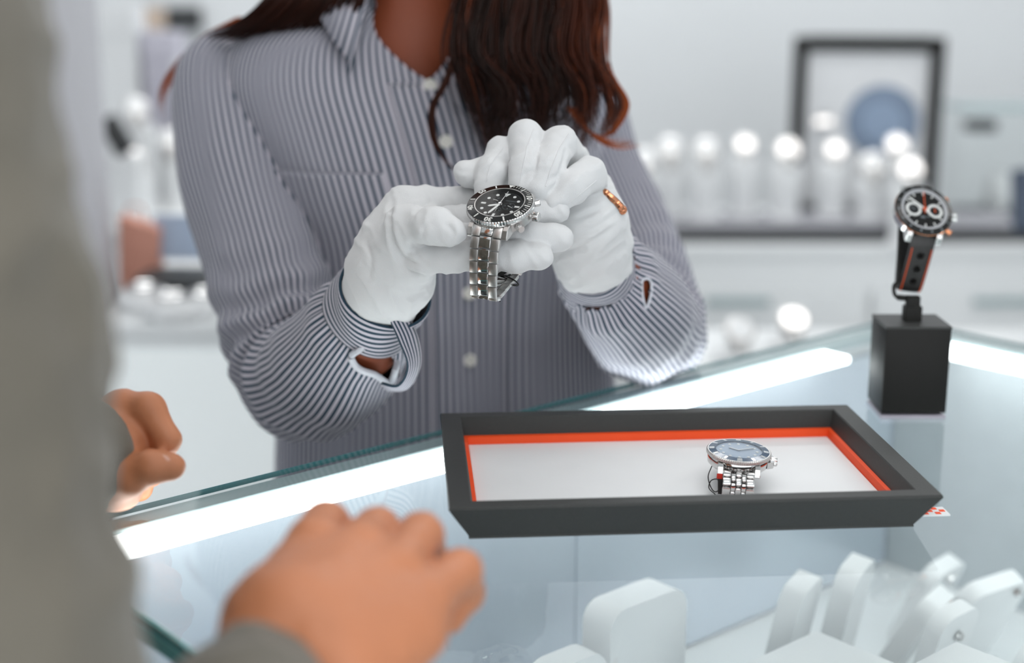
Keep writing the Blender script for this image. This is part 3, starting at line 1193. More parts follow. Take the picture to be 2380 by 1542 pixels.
# ------------------------------------------------------------------ the diver held in the gloves
WR = cam_rot((27, 43, -49.5), (65, -10.5, 26.3))
wpos = at(1163, 480, 0.930)
w1 = empty('dive_watch', 'steel dive chronograph with black dial and black numbered bezel held in white gloves', 'watch', wpos, WR)
R = 22.6 * MM
case_body(w1, R * 0.97, -0.5 * MM, -10.5 * MM, M_steel, 21 * MM, 3.2 * MM, 6.2 * MM, 3.6 * MM)
bm = bmesh.new()
g = gear(72, 0.42 * MM)
lathe(bm, [(R * 0.80, -1.0 * MM), (R * 0.97, -1.0 * MM), (R, -0.6 * MM), (R, 1.6 * MM), (R * 0.985, 2.2 * MM), (R * 0.965, 2.45 * MM), (R * 0.96, 2.0 * MM)], 432,
      radial=lambda r, z, a, k: g(r, z, a, k) if r > R * 0.96 else r)
bez = fin('bezel', bm, M_steelp, w1, smooth=True, angle=30)
bm = bmesh.new()
ri, ro = 16.7 * MM, 21.85 * MM
lathe(bm, [(ri, 2.2 * MM), (ri, 3.35 * MM), (ro, 2.55 * MM), (ro, 2.0 * MM)], 96)
tag(fin('bezel_insert', bm, M_insert, w1, smooth=True, angle=30), 'black bezel insert with white numerals')


def zi(r):
    return 3.35 * MM - (r - ri) / (ro - ri) * 0.8 * MM + 0.06 * MM


bm = bmesh.new()
for k in range(10, 60, 10):
    vs, fs = text_verts(str(k), 5.0 * MM, 0.05 * MM)
    rm = 19.35 * MM
    x, y = pol(rm, k)
    mt = Matrix.Translation((x, y, zi(rm))) @ Matrix.Rotation(-math.radians(6 * k), 4, 'Z') @ Matrix.Rotation(-0.17, 4, 'X') @ Matrix.Diagonal((1.08, 1.0, 1, 1))
    add_vf(bm, vs, fs, mt)
fin('bezel_numerals', bm, M_lume, w1)
bm = bmesh.new()


def tick(bm, minute, r0, r1, w_, zf, h=0.12 * MM):
    mt = Matrix.Rotation(-math.radians(6 * minute), 4, 'Z')
    vs = []
    for y in (r0, r1):
        for x in (-w_ / 2, w_ / 2):
            vs.append(bm.verts.new(mt @ Vector((x, y, zf(y) + h))))
    bm.faces.new((vs[0], vs[1], vs[3], vs[2]))


for k in range(1, 20):
    if k not in (9, 10, 11):
        tick(bm, k, 18.9 * MM, 21.3 * MM, 0.42 * MM, zi, 0.02 * MM)
for k in (15, 25, 35, 45, 55, 5):
    tick(bm, k, 17.5 * MM, 21.3 * MM, 0.95 * MM, zi, 0.03 * MM)
mt = Matrix()
bm.faces.new([bm.verts.new((x, y, zi(y) + 0.04 * MM)) for x, y in ((-2.0 * MM, 21.3 * MM), (0, 17.6 * MM), (2.0 * MM, 21.3 * MM))])
fin('bezel_marks', bm, M_lume, w1)
bm = bmesh.new()
lathe(bm, [(ri + 0.1 * MM, 3.38 * MM), (16.25 * MM, 3.42 * MM), (16.2 * MM, 3.0 * MM)], 96)
fin('crystal_ring', bm, M_steel, w1, smooth=True)
bm = bmesh.new()
lathe(bm, [(16.25 * MM, 3.0 * MM), (15.3 * MM, 1.0 * MM)], 96)
fin('chapter_ring', bm, M_dial, w1, smooth=True)
bm = bmesh.new()
disc(bm, 15.9 * MM, 1.0 * MM, 96)
dial = fin('dial', bm, M_dial, w1)
ZD = 1.05 * MM
bm = bmesh.new()
for h_ in range(12):
    if h_ in (3, 6, 9):
        mt = Matrix.Rotation(-math.radians(30 * h_), 4, 'Z')
        prism(bm, [(-0.8 * MM, 10.3 * MM), (0.8 * MM, 10.3 * MM), (0.8 * MM, 13.6 * MM), (-0.8 * MM, 13.6 * MM)], ZD, ZD + 0.25 * MM, mt)
    elif h_ == 0:
        prism(bm, [(0, 9.6 * MM), (2.1 * MM, 13.4 * MM), (-2.1 * MM, 13.4 * MM)], ZD, ZD + 0.25 * MM)
    else:
        x, y = pol(12.2 * MM, 5 * h_)
        lathe(bm, [(0, ZD + 0.25 * MM), (1.12 * MM, ZD + 0.25 * MM), (1.12 * MM, ZD)], 16, Matrix.Translation((x, y, 0)))
fin('hour_markers', bm, M_lume, dial)
bm = bmesh.new()
for k in range(60):
    tick(bm, k, 14.1 * MM, 14.9 * MM if k % 5 else 15.2 * MM, 0.18 * MM, lambda y: ZD)
fin('minute_track', bm, M_greyp, dial)
for cx, cy, rr, hm in ((6.2 * MM, -0.3 * MM, 4.3 * MM, 2), (-0.6 * MM, -6.0 * MM, 3.5 * MM, 0), (-4.2 * MM, 4.6 * MM, 4.0 * MM, 5)):
    bm = bmesh.new()
    for k in range(24):
        a = 2 * math.pi * k / 24
        mt = Matrix.Translation((cx, cy, 0)) @ Matrix.Rotation(a, 4, 'Z')
        prism(bm, [(-0.09 * MM, rr * 0.86), (0.09 * MM, rr * 0.86), (0.09 * MM, rr), (-0.09 * MM, rr)], ZD, ZD + 0.05 * MM, mt)
    for k in range(0, 12, 3):
        vs, fs = text_verts(str([12, 3, 6, 9][k // 3]), 1.5 * MM, 0.02 * MM)
        add_vf(bm, vs, fs, Matrix.Translation((cx + rr * 0.62 * math.sin(k * math.pi / 6), cy + rr * 0.62 * math.cos(k * math.pi / 6), ZD + 0.05 * MM)))
    sd = fin('subdial', bm, M_greyp, dial)
    bm = bmesh.new()
    mt = Matrix.Translation((cx, cy, 0)) @ Matrix.Rotation(-hm, 4, 'Z')
    prism(bm, [(-0.18 * MM, -0.8 * MM), (0.18 * MM, -0.8 * MM), (0.08 * MM, rr * 0.8), (-0.08 * MM, rr * 0.8)], ZD + 0.1 * MM, ZD + 0.25 * MM, mt)
    bm2 = fin('subdial_hand', bm, M_lume, w1)
bm = bmesh.new()
vs, fs = text_verts('CHRONOGRAPH', 0.95 * MM, 0.02 * MM)
add_vf(bm, vs, fs, Matrix.Translation((5.4 * MM, 5.6 * MM, ZD + 0.04 * MM)))
fin('dial_lettering', bm, M_greyp, dial)
hand_shape('hour_hand', 8.2 * MM, 1.7 * MM, 1.2 * MM, 245.6 / 6, 1.6 * MM, M_lume, w1, 1.2 * MM)
hand_shape('minute_hand', 12.6 * MM, 1.6 * MM, 1.2 * MM, 196 / 6, 2.0 * MM, M_lume, w1, 1.4 * MM)
hand_shape('seconds_hand', 14.2 * MM, 0.45 * MM, 4.5 * MM, 0.2, 2.4 * MM, M_steelp, w1, 0.4 * MM)
bm = bmesh.new()
lathe(bm, [(0, 2.9 * MM), (1.0 * MM, 2.9 * MM), (1.1 * MM, 1.3 * MM)], 20)
fin('hand_hub', bm, M_steelp, w1, smooth=True)
bm = bmesh.new()
lathe(bm, [(0, 3.65 * MM), (8 * MM, 3.6 * MM), (16.2 * MM, 3.45 * MM)], 64)
fin('crystal', bm, M_crystal, w1, smooth=True)
crown_part('crown', w1, 15, R * 0.95, 5.4 * MM, 3.2 * MM, -4.6 * MM, M_steelp)
crown_part('pusher', w1, 8.8, R * 0.95, 5.0 * MM, 2.1 * MM, -4.6 * MM, M_steelp, 0)
crown_part('pusher', w1, 21.2, R * 0.95, 5.0 * MM, 2.5 * MM, -4.6 * MM, M_steelp, 12)
# bracelet: closed loop that hangs round the fingers
LP = [(-18.5, -2.6), (-24.0, -5.8), (-29.5, -12.0), (-34.0, -20.0), (-37.5, -28.0), (-40.5, -36.5), (-41.5, -42.0), (-38.5, -46.0), (-32.0, -47.5), (-20.0, -49.5), (-5.0, -52.0),
      (10.0, -50.0), (24.0, -43.0), (33.0, -32.0), (34.0, -20.0), (29.0, -10.0), (20.5, -5.0)]
P, L = arc_path([(a * MM, b * MM) for a, b in LP])
bm = bmesh.new()
for s in (L[-1] * 0.60,):
    p, t = on_path(P, L, s)
    n = Vector((1, 0, 0)).cross(t).normalized()
    Rm = Matrix((Vector((1, 0, 0)), t, n)).transposed()
    box(bm, p, (17 * MM, 18 * MM, 3.6 * MM), Rm, 0.7 * MM)
br = fin('bracelet', bm, M_steel, w1, smooth=True)
pitch = 7.6 * MM
nrow = int(L[-1] / pitch)
pitch = L[-1] / nrow
for k in range(nrow):
    f = k / nrow
    wd = (21.0 - 4.2 * min(1, 2.4 * min(f, 1 - f))) * MM
    key = round(wd / MM, 1)
    mc = link_mesh('link', (wd * 0.40, pitch * 0.93, 3.1 * MM), 0.55 * MM, M_steelp, 0.25 * MM)
    mo = link_mesh('link', (wd * 0.285, pitch * 0.95, 2.9 * MM), 0.35 * MM, M_steel, 0.1 * MM)
    s = (k + 0.5) * pitch
    if abs(s - L[-1] * 0.60) < 9.5 * MM:
        continue
    p, t = on_path(P, L, s)
    place_link(mc, 'link', br, 0, p, t)
    p, t = on_path(P, L, s + pitch * 0.12)
    for sx in (-1, 1):
        place_link(mo, 'link', br, sx * wd * 0.352, p, t)
# black thread with a paper tag round the clasp
bm = bmesh.new()
p, t = on_path(P, L, L[-1] * 0.50)
n = Vector((1, 0, 0)).cross(t).normalized()
for dx in (3.2 * MM, 5.0 * MM):
    loop = [p + t * (dx * 0.6) + Vector((math.cos(a) * 9.6 * MM + dx * 0.6, 0, 0)) + n * math.sin(a) * 2.6 * MM + t * math.cos(a) * 3.2 * MM for a in [2 * math.pi * i / 20 for i in range(20)]]
    tube(bm, loop, 0.35 * MM, 6, closed=True)
p2, t2 = on_path(P, L, L[-1] * 0.355)
n2 = Vector((1, 0, 0)).cross(t2).normalized()
for dx in (0, 2.4 * MM):
    tube(bm, [p2 + Vector((5.0 * MM + dx, 0, 0)) + n2 * 1.0 * MM, p2 + Vector((4.6 * MM + dx, 0, 0)) - t2 * -1.2 * MM + n2 * 4.6 * MM], 0.35 * MM, 6)
fin('tag_thread', bm, M_cord, w1)
bm = bmesh.new()
p3, t3 = on_path(P, L, L[-1] * 0.53)
n3 = Vector((1, 0, 0)).cross(t3).normalized()
box(bm, p3 - n3 * 3.0 * MM, (4 * MM, 13 * MM, 0.5 * MM), Matrix((Vector((1, 0, 0)), t3, n3)).transposed() @ Matrix.Rotation(0.5, 3, 'Z'), 0.1 * MM)
fin('tag', bm, M_cord, w1)


# ------------------------------------------------------------------ the blue-bezel watch lying in the tray
w2p = at(1717, 1053, 0.932)
Rt = Matrix.Rotation(math.radians(-7), 3, 'Z') @ Matrix.Rotation(math.radians(3.0), 3, 'Y') @ Matrix.Rotation(math.radians(3), 3, 'X')
w2 = empty('dress_watch', 'steel watch with blue bezel and five-row bracelet lying in the black tray', 'watch', w2p, Rt)
R = 21.2 * MM
case_body(w2, R * 0.97, -0.5 * MM, -9.5 * MM, M_steelp, 20 * MM, 2.4 * MM, 5.6 * MM, 3.6 * MM)
bm = bmesh.new()
g2 = gear(90, 0.4 * MM)
lathe(bm, [(R * 0.8, -0.8 * MM), (R * 0.98, -0.8 * MM), (R, -0.4 * MM), (R, 1.2 * MM), (R * 0.97, 1.9 * MM), (R * 0.93, 1.9 * MM)], 360,
      radial=lambda r, z, a, k: g2(r, z, a, k) if r > R * 0.965 else r)
fin('bezel', bm, M_steel, w2, smooth=True, angle=30)
bm = bmesh.new()
lathe(bm, [(15.2 * MM, 1.8 * MM), (15.2 * MM, 2.5 * MM), (19.8 * MM, 1.9 * MM), (19.8 * MM, 1.4 * MM)], 72)
fin('bezel_insert', bm, M_bluei, w2, smooth=True, angle=30)
bm = bmesh.new()
for k in range(0, 60, 5):
    tick(bm, k, 16.0 * MM, 19.4 * MM, (1.8 if k % 15 else 3.2) * MM, lambda y: 2.5 * MM - (y - 15.2 * MM) / (4.6 * MM) * 0.6 * MM, 0.05 * MM)
fin('bezel_marks', bm, M_steelp, w2)
bm = bmesh.new()
disc(bm, 15.3 * MM, 1.4 * MM)
d2 = fin('dial', bm, M_blued, w2)
bm = bmesh.new()
for h_ in range(12):
    x, y = pol(11.8 * MM, 5 * h_)
    lathe(bm, [(0, 1.7 * MM), (1.0 * MM, 1.7 * MM), (1.0 * MM, 1.4 * MM)], 12, Matrix.Translation((x, y, 0)))
fin('hour_markers', bm, M_lume, d2)
hand_shape('hour_hand', 7.5 * MM, 1.4 * MM, 1 * MM, 50, 1.8 * MM, M_steelp, w2)
hand_shape('minute_hand', 11.5 * MM, 1.2 * MM, 1 * MM, 10, 2.0 * MM, M_steelp, w2)
bm = bmesh.new()
lathe(bm, [(0, 2.75 * MM), (8 * MM, 2.72 * MM), (15.3 * MM, 2.5 * MM)], 48)
fin('crystal', bm, clear_glass('domed_crystal', (0.96, 0.98, 1.0), ior=1.6, rough=0.05), w2, smooth=True)
crown_part('crown', w2, 15, R * 0.95, 5.2 * MM, 2.9 * MM, -4.2 * MM, M_steelp)
bm = bmesh.new()
for sy in (-1, 1):
    prism(bm, [(19.5 * MM, sy * 2.6 * MM), (23.2 * MM, sy * 3.4 * MM), (22.4 * MM, sy * 6.0 * MM), (18.5 * MM, sy * 8.5 * MM)], -6.6 * MM, -2.2 * MM)
fin('crown_guard', bm, M_steelp, w2)
LP2 = [(-21.5, -5.0), (-26.5, -7.5), (-29.5, -12.0), (-28.0, -17.0), (-20.0, -19.2), (-5.0, -19.6), (10.0, -19.6), (24.0, -19.0), (31.0, -16.0), (31.5, -10.5), (27.0, -6.0), (21.5, -5.0)]
P2, L2 = arc_path([(a * MM, b * MM) for a, b in LP2])
bm = bmesh.new()
p, t = on_path(P2, L2, L2[-1] * 0.5)
box(bm, p, (16 * MM, 20 * MM, 3 * MM), None, 0.6 * MM)
br2 = fin('bracelet', bm, M_steel, w2, smooth=True)
nrow = int(L2[-1] / (5.4 * MM))
pit = L2[-1] / nrow
lo_ = link_mesh('link', (5.2 * MM, pit * 0.92, 2.8 * MM), 0.6 * MM, M_steelp, 0.3 * MM)
li_ = link_mesh('link', (2.9 * MM, pit * 0.92, 3.0 * MM), 0.7 * MM, M_steelp, 0.5 * MM)
lc_ = link_mesh('link', (3.6 * MM, pit * 0.92, 3.0 * MM), 0.7 * MM, M_steelp, 0.5 * MM)
for k in range(nrow):
    s = (k + 0.5) * pit
    if abs(s - L2[-1] * 0.5) < 11 * MM:
        continue
    p, t = on_path(P2, L2, s)
    for sx in (-1, 1):
        place_link(lo_, 'link', br2, sx * 7.5 * MM, p, t)
    place_link(lc_, 'link', br2, 0, p, t)
    p, t = on_path(P2, L2, s + pit / 2)
    for sx in (-1, 1):
        place_link(li_, 'link', br2, sx * 3.35 * MM, p, t)
bm = bmesh.new()
loopc = catmull([(-17, -10, -7), (-19, -16, -12), (-17, -21, -17), (-14, -24, -19), (-11, -24, -16), (-13, -20, -12), (-17, -18, -14), (-18, -21, -18), (-14, -27, -19.4)], 6)
tube(bm, [Vector(q) * MM for q in loopc], 0.35 * MM, 6)
fin('tag_thread', bm, M_cord, w2)
bm = bmesh.new()
prism(bm, [(-13.5 * MM, -6 * MM), (-10.3 * MM, -6 * MM), (-9.0 * MM, -19.4 * MM), (-12.2 * MM, -19.4 * MM)], 25.5 * MM, 26.0 * MM, Matrix.Rotation(math.pi / 2, 4, 'X'))
fin('tag', bm, M_cord, w2)
bm = bmesh.new()
box(bm, (-12.2 * MM, -25.8 * MM, -7.2 * MM), (3.6 * MM, 1.0 * MM, 3.4 * MM), None, 0.2 * MM)
tag(fin('tag_seal', bm, M_red, w2), 'red tag seal')

# ------------------------------------------------------------------ the chronograph on the block
w3p = at(2147, 489, 1.096)
tilt = math.radians(29)
A3 = (0.06, math.cos(tilt), -math.sin(tilt))
W3 = cam_rot(A3, (1, -0.075, -0.10))
w3 = empty('chronograph_watch', 'black chronograph with white ringed subdials and perforated black strap on the block stand', 'watch', w3p, W3)
R = 22.8 * MM
case_body(w3, R * 0.98, -0.5 * MM, -11.0 * MM, M_steelp, 19 * MM, 2.6 * MM, 6.5 * MM, 4.4 * MM)
bm = bmesh.new()
lathe(bm, [(R * 0.8, -0.5 * MM), (R * 0.99, -0.4 * MM), (R, 0.2 * MM), (R * 0.985, 1.3 * MM), (18.6 * MM, 2.2 * MM), (18.6 * MM, 1.4 * MM)], 96)
fin('bezel', bm, M_insert, w3, smooth=True, angle=30)
bm = bmesh.new()
for k in range(0, 60, 4):
    tick(bm, k, 19.6 * MM, 21.4 * MM, 1.4 * MM, lambda y: 2.2 * MM - (y - 18.6 * MM) / (3.9 * MM) * 0.9 * MM, 0.05 * MM)
fin('bezel_marks', bm, M_greyp, w3)
bm = bmesh.new()
lathe(bm, [(R * 0.985, -0.9 * MM), (R * 1.005, -0.6 * MM), (R * 0.995, -0.1 * MM)], 96)
fin('bezel_trim', bm, M_gold, w3, smooth=True)
bm = bmesh.new()
disc(bm, 18.7 * MM, 0.9 * MM, 96)
d3 = fin('dial', bm, M_dial, w3)
bm = bmesh.new()
lathe(bm, [(16.0 * MM, 1.0 * MM), (18.5 * MM, 1.9 * MM), (18.65 * MM, 1.4 * MM)], 96)
fin('chapter_ring', bm, mat('silver_ring', (168, 168, 170), 0.5), w3, smooth=True)
for sx in (-1, 1):
    bm = bmesh.new()
    ring(bm, 4.2 * MM, 6.2 * MM, 0.9 * MM, 1.15 * MM, 48, (sx * 8.4 * MM, -0.5 * MM))
    sd = fin('subdial', bm, M_lume, d3)
    bm = bmesh.new()
    for k in range(12):
        a = k * math.pi / 6
        mt = Matrix.Translation((sx * 8.4 * MM, -0.5 * MM, 0)) @ Matrix.Rotation(a, 4, 'Z')
        prism(bm, [(-0.15 * MM, 3.0 * MM), (0.15 * MM, 3.0 * MM), (0.15 * MM, 3.9 * MM), (-0.15 * MM, 3.9 * MM)], 0.95 * MM, 1.0 * MM, mt)
    fin('subdial_marks', bm, M_greyp, w3)
    bm = bmesh.new()
    mt = Matrix.Translation((sx * 8.4 * MM, -0.5 * MM, 0)) @ Matrix.Rotation(0.0 if sx > 0 else 1.0, 4, 'Z')
    prism(bm, [(-0.45 * MM, -1.2 * MM), (0.45 * MM, -1.2 * MM), (0.25 * MM, 3.0 * MM), (-0.25 * MM, 3.0 * MM)], 1.25 * MM, 1.4 * MM, mt)
    fin('subdial_hand', bm, M_stitch if sx > 0 else M_greyp, w3)
bm = bmesh.new()
for h_ in range(12):
    if h_ in (3, 9):
        continue
    mt = Matrix.Rotation(-math.radians(30 * h_), 4, 'Z')
    prism(bm, [(-0.5 * MM, 13.2 * MM), (0.5 * MM, 13.2 * MM), (0.5 * MM, 15.6 * MM), (-0.5 * MM, 15.6 * MM)], 0.9 * MM, 1.15 * MM, mt)
fin('hour_markers', bm, M_lume, d3)
bm = bmesh.new()
box(bm, (-1.5 * MM, -7.0 * MM, 1.0 * MM), (3.6 * MM, 1.6 * MM, 0.2 * MM))
box(bm, (2.8 * MM, -6.0 * MM, 1.0 * MM), (2.2 * MM, 1.0 * MM, 0.2 * MM))
fin('dial_emblem', bm, M_greyp, d3)
hand_shape('minute_hand', 15.2 * MM, 1.5 * MM, 2.0 * MM, 308 / 6, 1.9 * MM, M_lume, w3, 0.8 * MM)
hand_shape('hour_hand', 9.0 * MM, 1.7 * MM, 1.6 * MM, 132 / 6, 1.6 * MM, M_lume, w3, 0.8 * MM)
hand_shape('seconds_hand', 15.8 * MM, 0.6 * MM, 4.2 * MM, 0.2, 2.3 * MM, M_stitch, w3, 0.4 * MM)
bm = bmesh.new()
lathe(bm, [(0, 2.9 * MM), (1.3 * MM, 2.9 * MM), (1.5 * MM, 1.5 * MM)], 20)
fin('hand_hub', bm, M_stitch, w3, smooth=True)
bm = bmesh.new()
lathe(bm, [(0, 3.9 * MM), (6 * MM, 3.75 * MM), (12 * MM, 3.2 * MM), (18.6 * MM, 2.2 * MM)], 64)
fin('crystal', bm, M_crystal, w3, smooth=True)
crown_part('crown', w3, 15, R * 0.96, 5.6 * MM, 3.8 * MM, -4.5 * MM, M_steelp)
crown_part('pusher', w3, 9.0, R * 0.96, 5.2 * MM, 2.3 * MM, -4.5 * MM, M_gold, 0)
crown_part('pusher', w3, 21.0, R * 0.96, 5.2 * MM, 2.3 * MM, -4.5 * MM, M_gold, 0)
# strap: band over the holder, tapering
LP3 = [(-21.0, -5.5), (-25.5, -8.0), (-31.0, -14.5), (-38.0, -24.0), (-45.0, -34.5), (-47.5, -40.0), (-44.0, -44.5), (-36.0, -43.5), (-20.0, -37.0), (0.0, -31.0), (14.0, -25.0),
       (22.0, -17.0), (23.5, -10.0), (21.0, -5.5)]
P3, L3 = arc_path([(a * MM, b * MM) for a, b in LP3], 10)


def strap_piece(name, s0, s1, w0, w1_, th_, m, root):
    n = 44
    vs, fs = [], []
    NX = 8
    for i in range(n + 1):
        s = s0 + (s1 - s0) * i / n
        p, t = on_path(P3, L3, s)
        nn = Vector((1, 0, 0)).cross(t).normalized()
        wd = w0 + (w1_ - w0) * i / n
        row = []
        for k in range(NX + 1):
            f = -1 + 2 * k / NX
            row.append(p + Vector((f * wd / 2, 0, 0)) + nn * th_ * (0.5 - 0.28 * f ** 4))
        for k in range(NX, -1, -1):
            f = -1 + 2 * k / NX
            row.append(p + Vector((f * wd / 2, 0, 0)) - nn * th_ * 0.5)
        vs += row
    m_ = 2 * (NX + 1)
    for i in range(n):
        for k in range(m_):
            fs.append((i * m_ + k, i * m_ + (k + 1) % m_, (i + 1) * m_ + (k + 1) % m_, (i + 1) * m_ + k))
    fs.append(tuple(range(m_))[::-1])
    fs.append(tuple(n * m_ + k for k in range(m_)))
    return meshobj(name, vs, fs, m, root, smooth=False)


LT = L3[-1]
st = strap_piece('strap', 0.0, LT, 18.8 * MM, 17.5 * MM, 3.4 * MM, M_leather, w3)
st.data.polygons.foreach_set('use_smooth', [True] * len(st.data.polygons))
st.data.set_sharp_from_angle(angle=math.radians(50))
cutters = []
for s in (14.5, 25.5, 36.0):
    p, t = on_path(P3, L3, s * MM)
    nn = Vector((1, 0, 0)).cross(t).normalized()
    bm = bmesh.new()
    lathe(bm, [(0, -0.9 * MM), (2.9 * MM, -0.9 * MM), (2.9 * MM, 3 * MM), (0, 3 * MM)], 24, Matrix.Translation(p) @ Vector((0, 0, 1)).rotation_difference(nn).to_matrix().to_4x4())
    c = fin('cutter', bm, M_dark)
    c.parent = w3
    cutters.append(c)
cut(st, cutters)
for s in (14.5, 25.5, 36.0):
    p, t = on_path(P3, L3, s * MM)
    nn = Vector((1, 0, 0)).cross(t).normalized()
    bm = bmesh.new()
    lathe(bm, [(0, -0.85 * MM), (2.85 * MM, -0.85 * MM), (2.85 * MM, -0.5 * MM)], 24, Matrix.Translation(p) @ Vector((0, 0, 1)).rotation_difference(nn).to_matrix().to_4x4())
    fin('hole_shade', bm, M_dial, st)  # black disc puts the shade inside each hole into colour
for sx in (-1, 1):
    bm = bmesh.new()
    s = 9 * MM
    while s < 44 * MM:
        wd = 18.8 * MM - 1.3 * MM * s / LT
        a, ta = on_path(P3, L3, s)
        b, tb = on_path(P3, L3, s + 1.9 * MM)
        nn = Vector((1, 0, 0)).cross(ta).normalized()
        off = Vector((sx * (wd / 2 - 1.6 * MM), 0, 0)) + nn * 1.72 * MM
        tube(bm, [a + off, b + off], 0.5 * MM, 6)
        s += 2.3 * MM
    fin('stitching', bm, M_stitch, w3)
# hooked wire of the holder belongs to the stand: neck, step to the left, then up behind the strap
bm = bmesh.new()
inv = Matrix.Translation(-Vector(bs.location))
hook = [at(2113, 693, 1.103), at(2100, 693, 1.103), at(2084, 690, 1.103), at(2078, 680, 1.103), at(2078, 664, 1.103), at(2086, 656, 1.104), at(2090, 640, 1.106), at(2090, 600, 1.112), at(2094, 560, 1.118), at(2104, 520, 1.122)]
tube(bm, [inv @ q for q in catmull(hook, 5)], [2.3 * MM] * 10 + [1.5 * MM] * (len(catmull(hook, 5)) - 10), 10)
bm2 = fin('hook', bm, M_black, bs, smooth=True)
bm = bmesh.new()
hp = [inv @ (W3 @ Vector((0, y * MM, z * MM)) + w3p) for y, z in ((-40, -38), (-24, -33), (-4, -26), (8, -20), (14, -15), (8, -12), (-6, -12), (-16, -12))]
tube(bm, catmull(hp, 6), 1.4 * MM, 8)
fin('holder_spring', bm, M_black, bs, smooth=True)

# ================================================================== the saleswoman
woman = empty('person', 'saleswoman in blue striped shirt and white gloves holding up the dive watch', 'person', (-0.08, 1.34, 0))
WI = Matrix.Translation(-Vector(woman.location))
YAW = math.radians(15)
EX = Vector((math.cos(YAW), math.sin(YAW), 0))       # towards her left shoulder
EF = Vector((math.sin(YAW), -math.cos(YAW), 0))      # the way her chest faces


def loc(pts):
    return [WI @ Vector(p) for p in pts]


SEC = np.array([  # height below camera, half width, depth to front, depth to back, centre x, centre y
    (-0.66, .186, .108, .108, -.056, 1.335), (-.55, .178, .102, .100, -.058, 1.335), (-.45, .170, .099, .095, -.062, 1.335), (-.36, .163, .100, .090, -.064, 1.335),
    (-.29, .160, .108, .092, -.066, 1.335), (-.22, .163, .119, .098, -.070, 1.338), (-.17, .168, .122, .100, -.080, 1.34), (-.12, .170, .114, .098, -.090, 1.34),
    (-.085, .170, .100, .092, -.097, 1.342), (-.060, .163, .086, .082, -.100, 1.345), (-.042, .148, .076, .072, -.102, 1.345), (-.026, .118, .066, .062, -.102, 1.345),
    (-.012, .085, .059, .056, -.101, 1.345), (.002, .064, .055, .054, -.100, 1.345), (.02, .058, .053, .053, -.099, 1.345)])


def cub(h, c):
    x = SEC[:, 0]
    y = SEC[:, c]
    h = min(max(h, x[0]), x[-1])
    i = min(max(np.searchsorted(x, h) - 1, 0), len(x) - 2)

    def sl(j):
        j0, j1 = max(j - 1, 0), min(j + 1, len(x) - 1)
        return (y[j1] - y[j0]) / (x[j1] - x[j0])
    d = x[i + 1] - x[i]
    t = (h - x[i]) / d
    return ((2 * t ** 3 - 3 * t ** 2 + 1) * y[i] + (t ** 3 - 2 * t ** 2 + t) * d * sl(i)
            + (-2 * t ** 3 + 3 * t ** 2) * y[i + 1] + (t ** 3 - t ** 2) * d * sl(i + 1))


def torso_pt(th, h, off=0.0, fold=True):
    """th: angle from the front centre, positive towards her left"""
    a, bf, bb, cx, cy = [cub(h, c) for c in range(1, 6)]
    n = 2.5
    s, c = math.sin(th), math.cos(th)
    lx = math.copysign(abs(s) ** (2 / n), s) * (a + off)
    b = (bf if c > 0 else bb) + off
    lf = math.copysign(abs(c) ** (2 / n), c) * b
    # bust
    if c > 0:
        for bx in (-0.075, 0.075):
            lf += 0.016 * math.exp(-((lx - bx) / 0.055) ** 2 - ((h + 0.185) / 0.06) ** 2)
    if fold:
        w1 = min(1, max(0, (-h - 0.08) / 0.1))
        f = noise.noise(Vector((lx * 16 + 4 * h, h * 3.2, 1.3))) * 0.008 + noise.noise(Vector((lx * 34, h * 7 + lx * 6, 7.1))) * 0.0035
        f += 0.004 * math.sin(lx * 75 + h * 9) * math.exp(-((h + 0.42) / 0.14) ** 2)
        f += 0.004 * math.sin((lx * 0.9 + h * 0.55) * 90) * math.exp(-((h + 0.11) / 0.05) ** 2 - ((lx + 0.11) / 0.06) ** 2)
        lf += f * w1 * (1 if c > 0 else -0.6)
    return Vector((cx, cy, CAMZ + h)) + EX * lx + EF * lf


def rim(th):
    """height of the shirt's neck edge round the neck"""
    t = abs(th)
    k = math.radians(17)
    if t < k:
        return -0.078 + (0.078 - 0.014) * (t / k)
    return -0.014 + min(1, (t - k) / 1.2) * 0.022


NT, NH = 260, 120
thetas = [-math.pi + 2 * math.pi * i / NT for i in range(NT + 1)]
arc = [0.0]
prev = torso_pt(thetas[0], -0.2, fold=False)
for t in thetas[1:]:
    p = torso_pt(t, -0.2, fold=False)
    arc.append(arc[-1] + (p - prev).length)
    prev = p
STR = 0.0066


def panel(name, t0, t1, h0, h1, nt, nh, off, parent, m, thick=0.0, ush=0.0, hfun=None):
    vs, uv, fs = [], [], []
    for i in range(nt + 1):
        t = t0 + (t1 - t0) * i / nt
        u = np.interp(t, thetas, arc) / STR + ush
        top = h1 if hfun is None else hfun(t)
        for j in range(nh + 1):
            h = h0 + (top - h0) * j / nh
            vs.append(WI @ torso_pt(t, h, off))
            uv.append((u, h / STR))
    for i in range(nt):
        for j in range(nh):
            a = i * (nh + 1) + j
            fs.append((a, a + nh + 1, a + nh + 2, a + 1))
    o = meshobj(name, vs, fs, m, parent, uvs=uv)
    if thick:
        md = o.modifiers.new('cloth', 'SOLIDIFY')
        md.thickness = thick
        md.offset = 1
    return o


